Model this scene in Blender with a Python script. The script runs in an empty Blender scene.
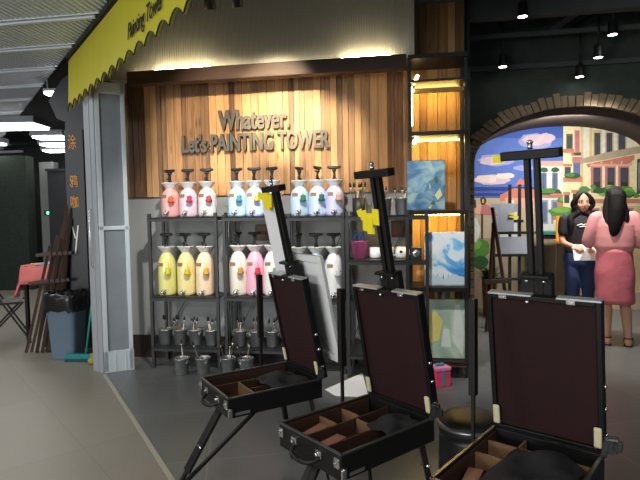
import bpy, bmesh, math, random
from mathutils import Vector, Matrix
random.seed(7)
C = bpy.context.scene.collection
PI = math.pi
R = math.radians

# ------------------------------------------------------------------ helpers
def srgb(r, g, b):
    f = lambda c: c / 12.92 if c <= .04045 else ((c + .055) / 1.055) ** 2.4
    return (f(r / 255), f(g / 255), f(b / 255), 1)

MATS = {}
def mat(name, col, rough=.6, metal=0, var=.12, scale=8, bump=0, bscale=40, stretch=(1, 1, 1), emit=0, spec=.5, coat=0):
    if name in MATS: return MATS[name]
    m = bpy.data.materials.new(name); m.use_nodes = True
    nt = m.node_tree; N = nt.nodes; L = nt.links
    b = N['Principled BSDF']
    b.inputs['Roughness'].default_value = rough; b.inputs['Metallic'].default_value = metal
    b.inputs['Specular IOR Level'].default_value = spec
    b.inputs['Coat Weight'].default_value = coat
    tc = N.new('ShaderNodeTexCoord'); mp = N.new('ShaderNodeMapping'); mp.inputs['Scale'].default_value = stretch
    L.new(tc.outputs['Object'], mp.inputs['Vector'])
    nz = N.new('ShaderNodeTexNoise'); nz.inputs['Scale'].default_value = scale; nz.inputs['Detail'].default_value = 5
    L.new(mp.outputs[0], nz.inputs['Vector'])
    mx = N.new('ShaderNodeMix'); mx.data_type = 'RGBA'
    c = list(col)[:3]
    mx.inputs['A'].default_value = (*[x * (1 - var) for x in c], 1); mx.inputs['B'].default_value = (*[min(1, x * (1 + var)) for x in c], 1)
    L.new(nz.outputs[0], mx.inputs['Factor']); L.new(mx.outputs['Result'], b.inputs['Base Color'])
    if bump:
        n2 = N.new('ShaderNodeTexNoise'); n2.inputs['Scale'].default_value = bscale; n2.inputs['Detail'].default_value = 4
        L.new(mp.outputs[0], n2.inputs['Vector'])
        bp = N.new('ShaderNodeBump'); bp.inputs['Strength'].default_value = bump; bp.inputs['Distance'].default_value = .01
        L.new(n2.outputs[0], bp.inputs['Height']); L.new(bp.outputs[0], b.inputs['Normal'])
    if emit:
        b.inputs['Emission Color'].default_value = (*c, 1); b.inputs['Emission Strength'].default_value = emit
    MATS[name] = m
    return m

def tone_wood(name, c0, c1, rough=.55, gz=1.2):
    """planks: each plank takes its own tone from the 'tone' attribute, with long grain and knots"""
    m = bpy.data.materials.new(name); m.use_nodes = True
    nt = m.node_tree; N = nt.nodes; L = nt.links; b = N['Principled BSDF']; b.inputs['Roughness'].default_value = rough
    tc = N.new('ShaderNodeTexCoord'); at = N.new('ShaderNodeAttribute'); at.attribute_name = 'tone'
    mp = N.new('ShaderNodeMapping'); mp.inputs['Scale'].default_value = (38, 38, gz)
    ad = N.new('ShaderNodeVectorMath'); ad.operation = 'ADD'
    cb = N.new('ShaderNodeCombineXYZ'); mm = N.new('ShaderNodeMath'); mm.operation = 'MULTIPLY'; mm.inputs[1].default_value = 40
    L.new(at.outputs['Fac'], mm.inputs[0]); L.new(mm.outputs[0], cb.inputs[2])
    L.new(tc.outputs['Object'], ad.inputs[0]); L.new(cb.outputs[0], ad.inputs[1]); L.new(ad.outputs[0], mp.inputs['Vector'])
    nz = N.new('ShaderNodeTexNoise'); nz.inputs['Scale'].default_value = 1.6; nz.inputs['Detail'].default_value = 6; nz.inputs['Distortion'].default_value = 1.2
    L.new(mp.outputs[0], nz.inputs['Vector'])
    m1 = N.new('ShaderNodeMath'); m1.operation = 'MULTIPLY_ADD'; m1.inputs[1].default_value = .9; 
    L.new(nz.outputs[0], m1.inputs[0])
    m2 = N.new('ShaderNodeMath'); m2.operation = 'MULTIPLY_ADD'; m2.inputs[1].default_value = .75; m2.inputs[2].default_value = -.36
    L.new(at.outputs['Fac'], m2.inputs[0]); L.new(m2.outputs[0], m1.inputs[2])
    rp = N.new('ShaderNodeValToRGB'); rp.color_ramp.elements[0].color = c0; rp.color_ramp.elements[1].color = c1
    rp.color_ramp.elements[0].position = .12; rp.color_ramp.elements[1].position = .8
    L.new(m1.outputs[0], rp.inputs[0])
    # knots
    vm = N.new('ShaderNodeMapping'); vm.inputs['Scale'].default_value = (9, 9, 2.3); L.new(ad.outputs[0], vm.inputs['Vector'])
    vo = N.new('ShaderNodeTexVoronoi'); vo.inputs['Scale'].default_value = 1; L.new(vm.outputs[0], vo.inputs['Vector'])
    vr = N.new('ShaderNodeValToRGB'); vr.color_ramp.elements[0].color = (.25, .25, .25, 1); vr.color_ramp.elements[1].color = (1, 1, 1, 1)
    vr.color_ramp.elements[0].position = .04; vr.color_ramp.elements[1].position = .15; L.new(vo.outputs['Distance'], vr.inputs[0])
    mx = N.new('ShaderNodeMix'); mx.data_type = 'RGBA'; mx.blend_type = 'MULTIPLY'; mx.inputs['Factor'].default_value = .75
    L.new(rp.outputs[0], mx.inputs['A']); L.new(vr.outputs[0], mx.inputs['B']); L.new(mx.outputs['Result'], b.inputs['Base Color'])
    bp = N.new('ShaderNodeBump'); bp.inputs['Strength'].default_value = .25; bp.inputs['Distance'].default_value = .004
    L.new(nz.outputs[0], bp.inputs['Height']); L.new(bp.outputs[0], b.inputs['Normal'])
    return m

def tile_floor(name, c, cg, size, rough, rot=0, var=.2, off=0, w2=None):
    m = bpy.data.materials.new(name); m.use_nodes = True
    nt = m.node_tree; N = nt.nodes; L = nt.links; b = N['Principled BSDF']
    tc = N.new('ShaderNodeTexCoord'); mp = N.new('ShaderNodeMapping'); mp.inputs['Rotation'].default_value = (0, 0, rot); mp.inputs['Location'].default_value = (off, off * .6, 0)
    L.new(tc.outputs['Object'], mp.inputs['Vector'])
    br = N.new('ShaderNodeTexBrick'); br.offset = 0; br.inputs['Scale'].default_value = 1
    br.inputs['Brick Width'].default_value = w2 or size; br.inputs['Row Height'].default_value = size; br.inputs['Mortar Size'].default_value = .004
    br.inputs['Color1'].default_value = c; br.inputs['Color2'].default_value = tuple(x * .93 for x in c[:3]) + (1,); br.inputs['Mortar'].default_value = cg
    L.new(mp.outputs[0], br.inputs['Vector'])
    nz = N.new('ShaderNodeTexNoise'); nz.inputs['Scale'].default_value = 2.3; nz.inputs['Detail'].default_value = 7; nz.inputs['Roughness'].default_value = .65
    L.new(tc.outputs['Object'], nz.inputs['Vector'])
    r2 = N.new('ShaderNodeValToRGB'); r2.color_ramp.elements[0].color = (1 - var,) * 3 + (1,); r2.color_ramp.elements[1].color = (1 + var * .4,) * 3 + (1,)
    L.new(nz.outputs[0], r2.inputs[0])
    mx = N.new('ShaderNodeMix'); mx.data_type = 'RGBA'; mx.blend_type = 'MULTIPLY'; mx.inputs['Factor'].default_value = 1
    L.new(br.outputs['Color'], mx.inputs['A']); L.new(r2.outputs[0], mx.inputs['B']); L.new(mx.outputs['Result'], b.inputs['Base Color'])
    r3 = N.new('ShaderNodeMapRange'); r3.inputs['To Min'].default_value = rough * .8; r3.inputs['To Max'].default_value = rough * 1.25
    L.new(nz.outputs[0], r3.inputs['Value']); L.new(r3.outputs[0], b.inputs['Roughness'])
    return m

class MB:
    """collects shapes in one bmesh; build() links it as ONE mesh object"""
    def __init__(s): s.bm = bmesh.new(); s.mi = 0
    def _f(s, vs, smooth=False):
        try:
            f = s.bm.faces.new(vs); f.material_index = s.mi; f.smooth = smooth; return f
        except ValueError: return None
    def box(s, c, size, rot=None, taper=1):
        hx, hy, hz = [d / 2 for d in size]; M = rot.to_4x4() if rot else Matrix()
        v = []
        for z in (-1, 1):
            k = taper if z > 0 else 1
            for x, y in ((-1, -1), (1, -1), (1, 1), (-1, 1)):
                v.append(s.bm.verts.new(Vector(c) + (M @ Vector((x * hx * k, y * hy * k, z * hz)))))
        for q in ((3, 2, 1, 0), (4, 5, 6, 7), (0, 1, 5, 4), (1, 2, 6, 5), (2, 3, 7, 6), (3, 0, 4, 7)): s._f([v[i] for i in q])
        return s
    def bar(s, p0, p1, wx, wy, up=(0, 0, 1)):
        p0, p1 = Vector(p0), Vector(p1); d = (p1 - p0); z = d.normalized(); x = Vector(up).cross(z)
        if x.length < 1e-4: x = Vector((1, 0, 0)).cross(z) if abs(z.x) < .9 else Vector((0, 1, 0)).cross(z)
        x.normalize(); y = z.cross(x)
        M = Matrix((x, y, z)).transposed()
        return s.box((p0 + p1) / 2, (wx, wy, d.length), M)
    def tube(s, pts, rad, seg=10, caps=True, flat=(1, 1), smooth=True):
        pts = [Vector(p) for p in pts]
        if not hasattr(rad, '__len__'): rad = [rad] * len(pts)
        rings = []; n = len(pts); px = None
        for i, p in enumerate(pts):
            d = (pts[min(i + 1, n - 1)] - pts[max(i - 1, 0)]).normalized()
            x = px - d * px.dot(d) if px else (Vector((1, 0, 0)) - d * d.x if abs(d.x) < .9 else Vector((0, 1, 0)) - d * d.y)
            x.normalize(); px = x; y = d.cross(x)
            rings.append([s.bm.verts.new(p + x * math.cos(2 * PI * k / seg) * rad[i] * flat[0] + y * math.sin(2 * PI * k / seg) * rad[i] * flat[1]) for k in range(seg)])
        for a, b in zip(rings, rings[1:]):
            for k in range(seg): s._f([a[k], a[(k + 1) % seg], b[(k + 1) % seg], b[k]], smooth)
        if caps: s._f(rings[0][::-1]); s._f(rings[-1])
        return s
    def limb(s, pts, rad, seg=14, sub=6):
        """tapered limb with rounded ends through the joints (Catmull-Rom)"""
        P = [Vector(p) for p in pts]; n = len(P); out = []; rr = []
        for i in range(n - 1):
            p0, p1, p2, p3 = P[max(i - 1, 0)], P[i], P[i + 1], P[min(i + 2, n - 1)]
            for k in range(sub):
                t = k / sub
                out.append(.5 * (2 * p1 + (p2 - p0) * t + (2 * p0 - 5 * p1 + 4 * p2 - p3) * t * t + (3 * p1 - p0 - 3 * p2 + p3) * t ** 3))
                rr.append(rad[i] * (1 - t) + rad[i + 1] * t)
        out.append(P[-1]); rr.append(rad[-1])
        d0 = (out[0] - out[1]).normalized(); d1 = (out[-1] - out[-2]).normalized()
        pre = [(out[0] + d0 * rr[0] * math.sin(a), rr[0] * math.cos(a)) for a in (1.35, .9, .45)]
        post = [(out[-1] + d1 * rr[-1] * math.sin(a), rr[-1] * math.cos(a)) for a in (.45, .9, 1.35)]
        pts2 = [a for a, _ in pre] + out + [a for a, _ in post]; r2 = [b for _, b in pre] + rr + [b for _, b in post]
        return s.tube(pts2, r2, seg)
    def ell(s, c, r, seg=18, rings=12, M=None):
        c = Vector(c); rows = []
        for i in range(1, rings):
            a = PI * i / rings
            row = []
            for k in range(seg):
                b = 2 * PI * k / seg; v = Vector((r[0] * math.sin(a) * math.cos(b), r[1] * math.sin(a) * math.sin(b), r[2] * math.cos(a)))
                row.append(s.bm.verts.new(c + (M @ v if M else v)))
            rows.append(row)
        t = Vector((0, 0, r[2])); top = s.bm.verts.new(c + (M @ t if M else t)); bot = s.bm.verts.new(c - (M @ t if M else t))
        for a, b in zip(rows, rows[1:]):
            for k in range(seg): s._f([a[k], b[k], b[(k + 1) % seg], a[(k + 1) % seg]], True)
        for k in range(seg):
            s._f([top, rows[0][k], rows[0][(k + 1) % seg]], True); s._f([bot, rows[-1][(k + 1) % seg], rows[-1][k]], True)
        return s
    def lathe(s, prof, c=(0, 0, 0), seg=24, smooth=True):
        c = Vector(c); rows = []
        for r, z in prof:
            if r < 1e-5: rows.append([s.bm.verts.new(c + Vector((0, 0, z)))])
            else: rows.append([s.bm.verts.new(c + Vector((r * math.cos(2 * PI * k / seg), r * math.sin(2 * PI * k / seg), z))) for k in range(seg)])
        for a, b in zip(rows, rows[1:]):
            for k in range(seg):
                k2 = (k + 1) % seg
                if len(a) == 1 and len(b) == 1: continue
                if len(a) == 1: s._f([a[0], b[k2], b[k]], smooth)
                elif len(b) == 1: s._f([a[k], a[k2], b[0]], smooth)
                else: s._f([a[k], a[k2], b[k2], b[k]], smooth)
        return s
    def poly(s, pts, smooth=False): s._f([s.bm.verts.new(p) for p in pts], smooth); return s
    def prism(s, pts, d):
        """outline pts extruded by vector d"""
        d = Vector(d); a = [s.bm.verts.new(p) for p in pts]; b = [s.bm.verts.new(Vector(p) + d) for p in pts]
        s._f(a); s._f(b[::-1]); n = len(a)
        for i in range(n): s._f([a[(i + 1) % n], a[i], b[i], b[(i + 1) % n]])
        return s
    def loft(s, rings, seg=28, cap=True, smooth=True):
        rows = []
        for (cx, cy, z, rx, ry, *e) in rings:
            p = e[0] if e else 2.0; row = []
            for k in range(seg):
                a = 2 * PI * k / seg; ca, sa = math.cos(a), math.sin(a)
                row.append(s.bm.verts.new((cx + rx * math.copysign(abs(ca) ** (2 / p), ca), cy + ry * math.copysign(abs(sa) ** (2 / p), sa), z)))
            rows.append(row)
        for a, b in zip(rows, rows[1:]):
            for k in range(seg): s._f([a[k], a[(k + 1) % seg], b[(k + 1) % seg], b[k]], smooth)
        if cap: s._f(rows[0][::-1]); s._f(rows[-1])
        return s
    def addmesh(s, me, M=None):
        n0 = len(s.bm.verts); vs = [s.bm.verts.new((M @ v.co) if M else v.co) for v in me.vertices]
        for p in me.polygons: s._f([vs[i] for i in p.vertices], p.use_smooth)
        return s
    def mesh(s, name, mats):
        me = bpy.data.meshes.new(name)
        bmesh.ops.recalc_face_normals(s.bm, faces=s.bm.faces)
        s.bm.to_mesh(me); s.bm.free()
        for m in (mats if isinstance(mats, (list, tuple)) else [mats]): me.materials.append(m)
        return me
    def build(s, name, mats, parent=None, bevel=0, loc=None, rz=None):
        o = bpy.data.objects.new(name, s.mesh(name, mats)); C.objects.link(o)
        if parent: o.parent = parent
        if loc is not None: o.location = loc
        if rz is not None: o.rotation_euler = (0, 0, rz)
        if bevel:
            b = o.modifiers.new('Bevel', 'BEVEL'); b.width = bevel; b.segments = 2; b.limit_method = 'ANGLE'; b.angle_limit = R(40)
        return o

def fuse(mb, voxel, smooth=4, deform=None):
    """melts the overlapping shapes of a builder into one continuous surface"""
    me = mb.mesh('tmp', []); o = bpy.data.objects.new('tmp', me); C.objects.link(o)
    r = o.modifiers.new('r', 'REMESH'); r.mode = 'VOXEL'; r.voxel_size = voxel
    sm = o.modifiers.new('s', 'SMOOTH'); sm.iterations = smooth; sm.factor = .5
    dg = bpy.context.evaluated_depsgraph_get(); dg.update()
    out = bpy.data.meshes.new_from_object(o.evaluated_get(dg)); bpy.data.objects.remove(o)
    for p in out.polygons: p.use_smooth = True
    return out

def link(name, me, mats=None, parent=None):
    if mats is not None:
        me.materials.clear()
        for m in (mats if isinstance(mats, (list, tuple)) else [mats]): me.materials.append(m)
    me.name = name; o = bpy.data.objects.new(name, me); C.objects.link(o); o.parent = parent
    return o
def tag(o, label, cat, group=None, kind=None):
    o['label'] = label; o['category'] = cat
    if group: o['group'] = group
    if kind: o['kind'] = kind
    return o
def struct(o, label=None):
    o['kind'] = 'structure'
    if label: o['label'] = label
    return o
def thing(name, label, cat, loc, rz=0, group=None):
    o = bpy.data.objects.new(name, None); o.empty_display_size = .05; C.objects.link(o); o.location = loc; o.rotation_euler = (0, 0, rz)
    return tag(o, label, cat, group)
def dup(root, loc, rz=None, label=None):
    r = root.copy(); C.objects.link(r); r.location = loc
    if rz is not None: r.rotation_euler = (0, 0, rz)
    if label: r['label'] = label
    for ch in list(root.children):
        c = ch.copy(); C.objects.link(c); c.parent = r
        for g in list(ch.children):
            d = g.copy(); C.objects.link(d); d.parent = c
    return r
def text_mesh(body, size=1, extrude=.05, offset=0, shear=0):
    cu = bpy.data.curves.new('t', 'FONT'); cu.body = body; cu.size = size; cu.extrude = extrude; cu.offset = offset; cu.shear = shear
    o = bpy.data.objects.new('t', cu); C.objects.link(o)
    dg = bpy.context.evaluated_depsgraph_get(); dg.update()
    me = bpy.data.meshes.new_from_object(o.evaluated_get(dg)); bpy.data.objects.remove(o)
    return me
def fit_text(me, w, h):
    xs = [v.co.x for v in me.vertices]; ys = [v.co.y for v in me.vertices]
    kx = w / (max(xs) - min(xs)); ky = h / max(ys); x0 = min(xs)
    for v in me.vertices: v.co.x = (v.co.x - x0) * kx; v.co.y *= ky
    return me

# ------------------------------------------------------------------ the place: shop wall frame (s along wall, t behind its shelf fronts)
O = Vector((-1.626, 4.898, 0)); WA = math.atan2(-.1583, .9874)
U = Vector((.9874, -.1583, 0)); NN = Vector((.1583, .9874, 0))
def SP(s, t, z=0): return O + U * s + NN * t + Vector((0, 0, z))
def wall_obj(mb, name, mats, **k): return mb.build(name, mats, loc=O, rz=WA, **k)   # geometry given in (s, t, z)

# ------------------------------------------------------------------ camera
cam = bpy.data.cameras.new('camera'); cam.sensor_width = 36; cam.lens = 36 * 520 / 640; cam.clip_start = .05
co = bpy.data.objects.new('camera', cam); C.objects.link(co)
P, RO = R(2.97), R(1.0)
fw = Vector((0, math.cos(P), -math.sin(P))); up = Vector((0, math.sin(P), math.cos(P))); rt = Vector((1, 0, 0))
rt2 = rt * math.cos(RO) - up * math.sin(RO); up2 = up * math.cos(RO) + rt * math.sin(RO)
M = Matrix((rt2, up2, -fw)).transposed().to_4x4(); M.translation = (0, 0, 1.45); co.matrix_world = M
bpy.context.scene.camera = co
def mural_pt(px, py, t):
    """where a detail seen on the painted wall lies on that wall, in (s, z)"""
    d = fw + rt2 * ((px - 320) / 520) - up2 * ((py - 240) / 520); e = Vector((0, 0, 1.45)); p0 = SP(0, t)
    q = e + d * ((p0 - e).dot(NN) / d.dot(NN)); return (q - O).dot(U), q.z

# ------------------------------------------------------------------ materials
black = mat('black painted metal', srgb(32, 33, 34), .45, 0, .15)
blackwood = mat('black stained wood', srgb(22, 19, 18), .5, 0, .25, 10, .1, spec=.3)
leather = mat('black case shell', srgb(19, 18, 18), .45, 0, .2, 30, .15, 160, spec=.3)
maroon = mat('maroon lid lining', srgb(42, 21, 22), .7, 0, .18, 5, .08, 120, spec=.2)
traywood = mat('dark tray wood', srgb(62, 40, 32), .5, 0, .3, 4, .1, 30, (8, 1, 1))
palewood = mat('pale divider wood', srgb(118, 88, 60), .55, 0, .2, 6, .05, 30, (6, 1, 1))
chrome = mat('chrome', (.75, .75, .74, 1), .22, 1, .05)
zinc = mat('galvanised zinc', (.42, .43, .44, 1), .38, .85, .25, 22, .08, 60)
alu = mat('brushed aluminium trim', (.62, .64, .65, 1), .4, .6, .08)
aluframe = mat('grey aluminium door frame', srgb(196, 206, 212), .38, .15, .06)
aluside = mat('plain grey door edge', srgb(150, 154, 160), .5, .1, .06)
white = mat('white plastic', srgb(225, 225, 222), .4, 0, .04)
canvasw = mat('primed canvas', srgb(222, 222, 224), .8, 0, .03, 60)
paperw = mat('white paper', srgb(240, 240, 240), .7, 0, .02)
cream = mat('cream plastic', srgb(206, 196, 160), .5, 0, .06)
yellow = mat('yellow card', srgb(240, 220, 30), .6, 0, .08)
bristle = mat('dark bristle', srgb(45, 36, 30), .9, 0, .3, 60)
ferrule = mat('brush ferrule', (.7, .68, .6, 1), .3, .9, .1)
cloth_dark = mat('dark rag', srgb(26, 25, 27), .9, 0, .3, 14, .2, 60)

# ------------------------------------------------------------------ setting: floors
floor_mall_m = tile_floor('beige mall tiles', srgb(134, 128, 117), srgb(122, 116, 106), 1.2, .42, R(-40), .2, .3)
floor_shop_m = tile_floor('dark grey shop tiles', srgb(104, 106, 107), srgb(126, 126, 124), .8, .3, WA, .32, .2)
DL = Vector((1.18, -1.949, 0)).normalized(); P0 = Vector((-2.016, 4.734, 0))
a = P0 - DL * 1.0; b = P0 + DL * 9
m = MB(); m.poly([(a.x, a.y, 0), (b.x, b.y, 0), (-9, b.y, 0), (-9, 13, 0), (-2.57, 13, 0), (-2.57, a.y, 0)])
o = m.build('floor', floor_mall_m); struct(o, 'beige tiled mall floor outside the shop')
m = MB(); m.poly([(a.x, a.y, 0), (b.x, b.y, 0), (9, b.y, 0), (9, 11, 0), (-2.57, 11, 0), (-2.57, a.y, 0)])
o = m.build('floor', floor_shop_m); struct(o, 'dark grey tiled shop floor')
m = MB(); nl = Vector((-DL.y, DL.x, 0)) * .014; p = P0 + DL * .02; q = P0 + DL * 8
m.prism([p - nl, q - nl, q + nl, p + nl], (0, 0, .004))
struct(m.build('trim_1', mat('pale threshold strip', srgb(168, 164, 150), .45, .2)), 'pale threshold strip between beige and dark floor')

# ------------------------------------------------------------------ setting: shop back wall
def planks(name, s0, s1, z0, z1, t, mats, w=(.06, .12), thick=.018, jog=.006):
    """vertical planks on one wall, each with its own tone"""
    bm = bmesh.new(); lay = None; s = s0; tones = []
    mb = MB(); mb.bm.free(); mb.bm = bm
    while s < s1 - 1e-4:
        ww = min(random.uniform(*w), s1 - s); d = random.uniform(0, jog); n = len(bm.faces)
        mb.box((s + ww / 2, t - thick / 2 - d / 2, (z0 + z1) / 2), (ww - .004, thick + d, z1 - z0))
        tones += [random.random()] * 6; s += ww
    me = mb.mesh(name, mats); at = me.attributes.new('tone', 'FLOAT', 'FACE')
    for i, v in enumerate(tones): at.data[i].value = v
    o = bpy.data.objects.new(name, me); C.objects.link(o); o.location = O; o.rotation_euler = (0, 0, WA)
    return o
plankm = tone_wood('reclaimed plank wood', srgb(84, 54, 34), srgb(204, 156, 104))
plankm2 = tone_wood('yellow plank wood', srgb(120, 84, 48), srgb(200, 152, 92))
struct(planks('wall_back', -.46, 2.44, 1.64, 2.86, .37, plankm, (.045, .095)), 'warm timber plank cladding behind the shop sign')
plaster = mat('grey plaster', srgb(150, 152, 152), .8, 0, .1, 3, .05, 30)
m = MB(); m.box((1.25, .43, 1.75), (3.4, .12, 3.5)); struct(wall_obj(m, 'wall_back', plaster), 'grey plastered wall behind the racks')
m = MB(); m.box((1.0, .362, .115), (2.9, .016, .23)); struct(wall_obj(m, 'baseboard_back', mat('dark brown skirting', srgb(48, 34, 30), .6)))
# header with fine vertical ribs above the beam
m = MB(); n = 126; s0, s1 = -.46, 2.45
pts = []
for i in range(n):
    x = s0 + (s1 - s0) * i / n; w = (s1 - s0) / n
    pts += [(x, .06), (x + w * .62, .06), (x + w * .72, .066), (x + w * .92, .066)]
pts.append((s1, .06))
lo = [m.bm.verts.new((x, y, 2.74)) for x, y in pts]; hi = [m.bm.verts.new((x, y, 3.52)) for x, y in pts]
for i in range(len(pts) - 1): m._f([lo[i], lo[i + 1], hi[i + 1], hi[i]])
m.box((s1 + .02, .2, 3.13), (.04, .3, .78)); m.box((1.0, .22, 2.8), (2.9, .26, .04))
struct(wall_obj(m, 'wall_front', mat('grey ribbed header', srgb(186, 186, 180), .6, 0, .1, 2)), 'grey ribbed header above the timber beam')
m = MB(); m.box((1.15, -.005, 2.72), (2.54, .11, .12))
struct(wall_obj(m, 'trim_2', mat('dark beam wood', srgb(58, 38, 27), .55, 0, .3, 3, .2, 30, (1, 8, 8)), bevel=.004), 'dark timber beam under the header')
# timber panel above the cabinet and the side wall to the arch
struct(planks('wall_back', 2.47, 2.935, 2.78, 3.3, .30, plankm2), 'timber plank panel above the lit cabinet')
dkwall = mat('dark charcoal wall', srgb(40, 42, 42), .8, 0, .15, 3)
m = MB(); m.box((2.965, .9, 1.75), (.05, 1.1, 3.5)); struct(wall_obj(m, 'wall_right', dkwall))
# black shop ceiling
blackc = mat('black ceiling', srgb(62, 65, 66), .8, 0, .15, 2)
m = MB(); m.box((3.0, -1.2, 3.56), (8.0, 9.6, .06)); struct(wall_obj(m, 'ceiling', blackc), 'black open ceiling over the shop')
def beam(s0, t0, s1, t1, z, w, h, nm='ceiling'):
    b_ = MB(); b_.bar((s0, t0, z), (s1, t1, z), w, h); struct(wall_obj(b_, nm, mat('black ceiling duct', srgb(84, 87, 88), .6)), 'black duct or pipe crossing under the shop ceiling')
beam(2.5, .55, 6.6, .55, 3.30, .12, .16); beam(2.5, .05, 6.6, .05, 3.3, .05, .05); beam(2.97, 1.37, 6.6, 1.37, 2.98, .05, .05); beam(2.97, 1.05, 6.6, 1.05, 3.22, .04, .04)
beam(4.55, -1.4, 3.9, 1.3, 3.36, .10, .12); beam(2.5, -.6, 6.6, -.6, 3.36, .14, .2)

# ------------------------------------------------------------------ setting: arch wall, vault and mural wall
T0, T1 = 1.4, 3.4
brick_m = mat('old brick', srgb(150, 130, 104), .85, 0, .3, 6, .3, 30)
def arch_pts(cx, hw, z0, rise, n=40):
    return [(cx + hw * math.cos(PI - PI * i / n), z0 + rise * math.sin(PI * i / n)) for i in range(n + 1)]
fa = arch_pts(4.2, 1.04, 1.95, .585); ba = arch_pts(4.55, 1.2, 2.15, .48)
m = MB()
Lw, Rw, ZT = 2.94, 8.0, 3.5
outl = [(fa[0][0], 0)] + fa + [(fa[-1][0], 0)]; outb = [(ba[0][0], 0)] + ba + [(ba[-1][0], 0)]
va = [m.bm.verts.new((x, T0, z)) for x, z in outl]; vb = [m.bm.verts.new((x, T1, z)) for x, z in outb]
m.mi = 1
for i in range(len(outl) - 1): m._f([va[i], vb[i], vb[i + 1], va[i + 1]], True)
m.mi = 0
tp = [m.bm.verts.new((x, T0, ZT)) for x, z in fa]
for i in range(len(fa) - 1): m._f([va[i + 1], va[i + 2], tp[i + 1], tp[i]])
for x0, x1, vlow, vsp, vtop in ((Lw, fa[0][0], va[0], va[1], tp[0]), (Rw, fa[-1][0], va[-1], va[-2], tp[-1])):
    a0 = m.bm.verts.new((x0, T0, 0)); a1 = m.bm.verts.new((x0, T0, ZT)); m._f([a0, vlow, vsp, vtop, a1])
ivy_wall = mat('dark green painted wall', srgb(66, 74, 67), .85, 0, .5, 7, .3, 25)
struct(wall_obj(m, 'wall_arch', [ivy_wall, mat('dark brown vault plaster', srgb(50, 38, 33), .9, 0, .25, 4, .2, 20)]), 'dark wall with an arched opening to the mural alcove')
# bricks round the arch and down its left side: relief pattern of one trim
m = MB(); nb = 46
for i in range(nb):
    a0 = PI - PI * (i + .08) / nb; a1 = PI - PI * (i + .92) / nb; L_ = random.uniform(.1, .15); dd = random.uniform(.02, .05)
    q = []
    for aa, e in ((a0, 0), (a0, L_), (a1, L_), (a1, 0)): q.append((4.2 + (1.04 + e) * math.cos(aa), T0 - dd, 1.95 + (.585 + e) * math.sin(aa)))
    m.prism(q, (0, dd + .01, 0))
for sx in (3.16, 5.24):
    z = 0
    while z < 1.93:
        h = random.uniform(.07, .1); w = random.uniform(.07, .11); sg = -1 if sx < 4 else 1; dd = random.uniform(.02, .045)
        m.box((sx + sg * w / 2, T0 - dd / 2, z + h / 2), (w, dd, h - .012)); z += h
struct(wall_obj(m, 'trim_3', brick_m), 'weathered brick edge round the arch')
# mural: one painted wall, flat colours laid by shape
mural_c = {
 'sky': (88, 118, 196), 'sky2': (62, 92, 180), 'cloud': (214, 190, 202), 'cloud2': (236, 214, 210), 'lav': (160, 160, 206), 'sea': (38, 60, 142), 'sea2': (70, 100, 170),
 'coral': (214, 128, 104), 'pink': (226, 170, 150), 'sand': (196, 176, 146), 'wallw': (222, 222, 214), 'cream': (238, 224, 178), 'cream2': (214, 190, 142), 'olive': (110, 104, 72),
 'win': (70, 76, 86), 'winb': (98, 112, 150), 'green': (84, 140, 62), 'green2': (128, 176, 76), 'green3': (52, 92, 48), 'brown': (74, 58, 50), 'salmon': (206, 126, 108), 'rose': (190, 120, 122),
 'grey': (150, 154, 168), 'stone': (176, 160, 132), 'dark': (50, 48, 46), 'yell': (226, 176, 60), 'street': (168, 146, 116)}
mn = list(mural_c); mm_ = [mat('mural paint ' + k, srgb(*mural_c[k]), .75, 0, .2, 14, .1, 50) for k in mn]
m = MB(); layer = [0]
def paint(k, pts, wob=0):
    layer[0] += 1; y = T1 - .004 - layer[0] * .00012; m.mi = mn.index(k); q = []
    for px, py in pts:
        s_, z_ = mural_pt(px + random.uniform(-wob, wob), py + random.uniform(-wob, wob), T1); q.append((s_, y, max(0.0, z_)))
    m.poly(q)
def rect(k, x0, y0, x1, y1, sk=0): paint(k, [(x0, y0), (x1, y0 + sk), (x1, y1 + sk), (x0, y1)])
def blob(k, cx, cy, rx, ry, n=16, w=.15):
    paint(k, [(cx + rx * math.cos(2 * PI * i / n) * random.uniform(1 - w, 1 + w), cy + ry * math.sin(2 * PI * i / n) * random.uniform(1 - w, 1 + w)) for i in range(n)])
m.mi = mn.index('sky'); m.poly([(3.2, T1 - .003, 0), (5.9, T1 - .003, 0), (5.9, T1 - .003, 2.7), (3.2, T1 - .003, 2.7)])
rect('sky2', 470, 112, 566, 138)
for cx, cy, rx, ry, k in ((496, 160, 18, 6, 'lav'), (492, 161, 13, 4, 'cloud'), (536, 141, 18, 8, 'lav'), (535, 140, 12, 6, 'cloud'), (546, 138, 9, 5, 'cloud'), (492, 180, 18, 5, 'cloud'), (486, 179, 12, 4, 'cloud2'), (505, 176, 10, 3, 'cloud2'), (524, 168, 10, 3, 'lav')): blob(k, cx, cy, rx, ry)
rect('sea', 466, 187, 540, 199); rect('sea2', 466, 191, 540, 193); rect('sea2', 470, 196, 530, 198)
rect('sand', 466, 198, 545, 320); rect('street', 466, 238, 660, 330); blob('stone', 500, 262, 30, 12)
paint('coral', [(500, 195), (514, 188), (540, 190), (540, 202), (500, 201)]); paint('coral', [(515, 186), (520, 178), (530, 184)]); rect('pink', 505, 198, 540, 208); rect('cream', 508, 200, 514, 206)
rect('grey', 491, 204, 518, 240); rect('wallw', 500, 212, 517, 238)
paint('rose', [(466, 214), (474, 206), (482, 203), (490, 206), (499, 216)]); paint('pink', [(466, 213), (474, 206), (482, 203), (480, 214)]); rect('dark', 481, 214, 483, 246)
blob('dark', 483, 201, 3, 4); rect('yell', 482, 199, 484, 203); rect('dark', 470, 200, 476, 208)
blob('green', 478, 248, 12, 10); blob('green2', 474, 244, 7, 6); blob('wallw', 474, 230, 6, 12); blob('green3', 480, 262, 8, 7)
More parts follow.
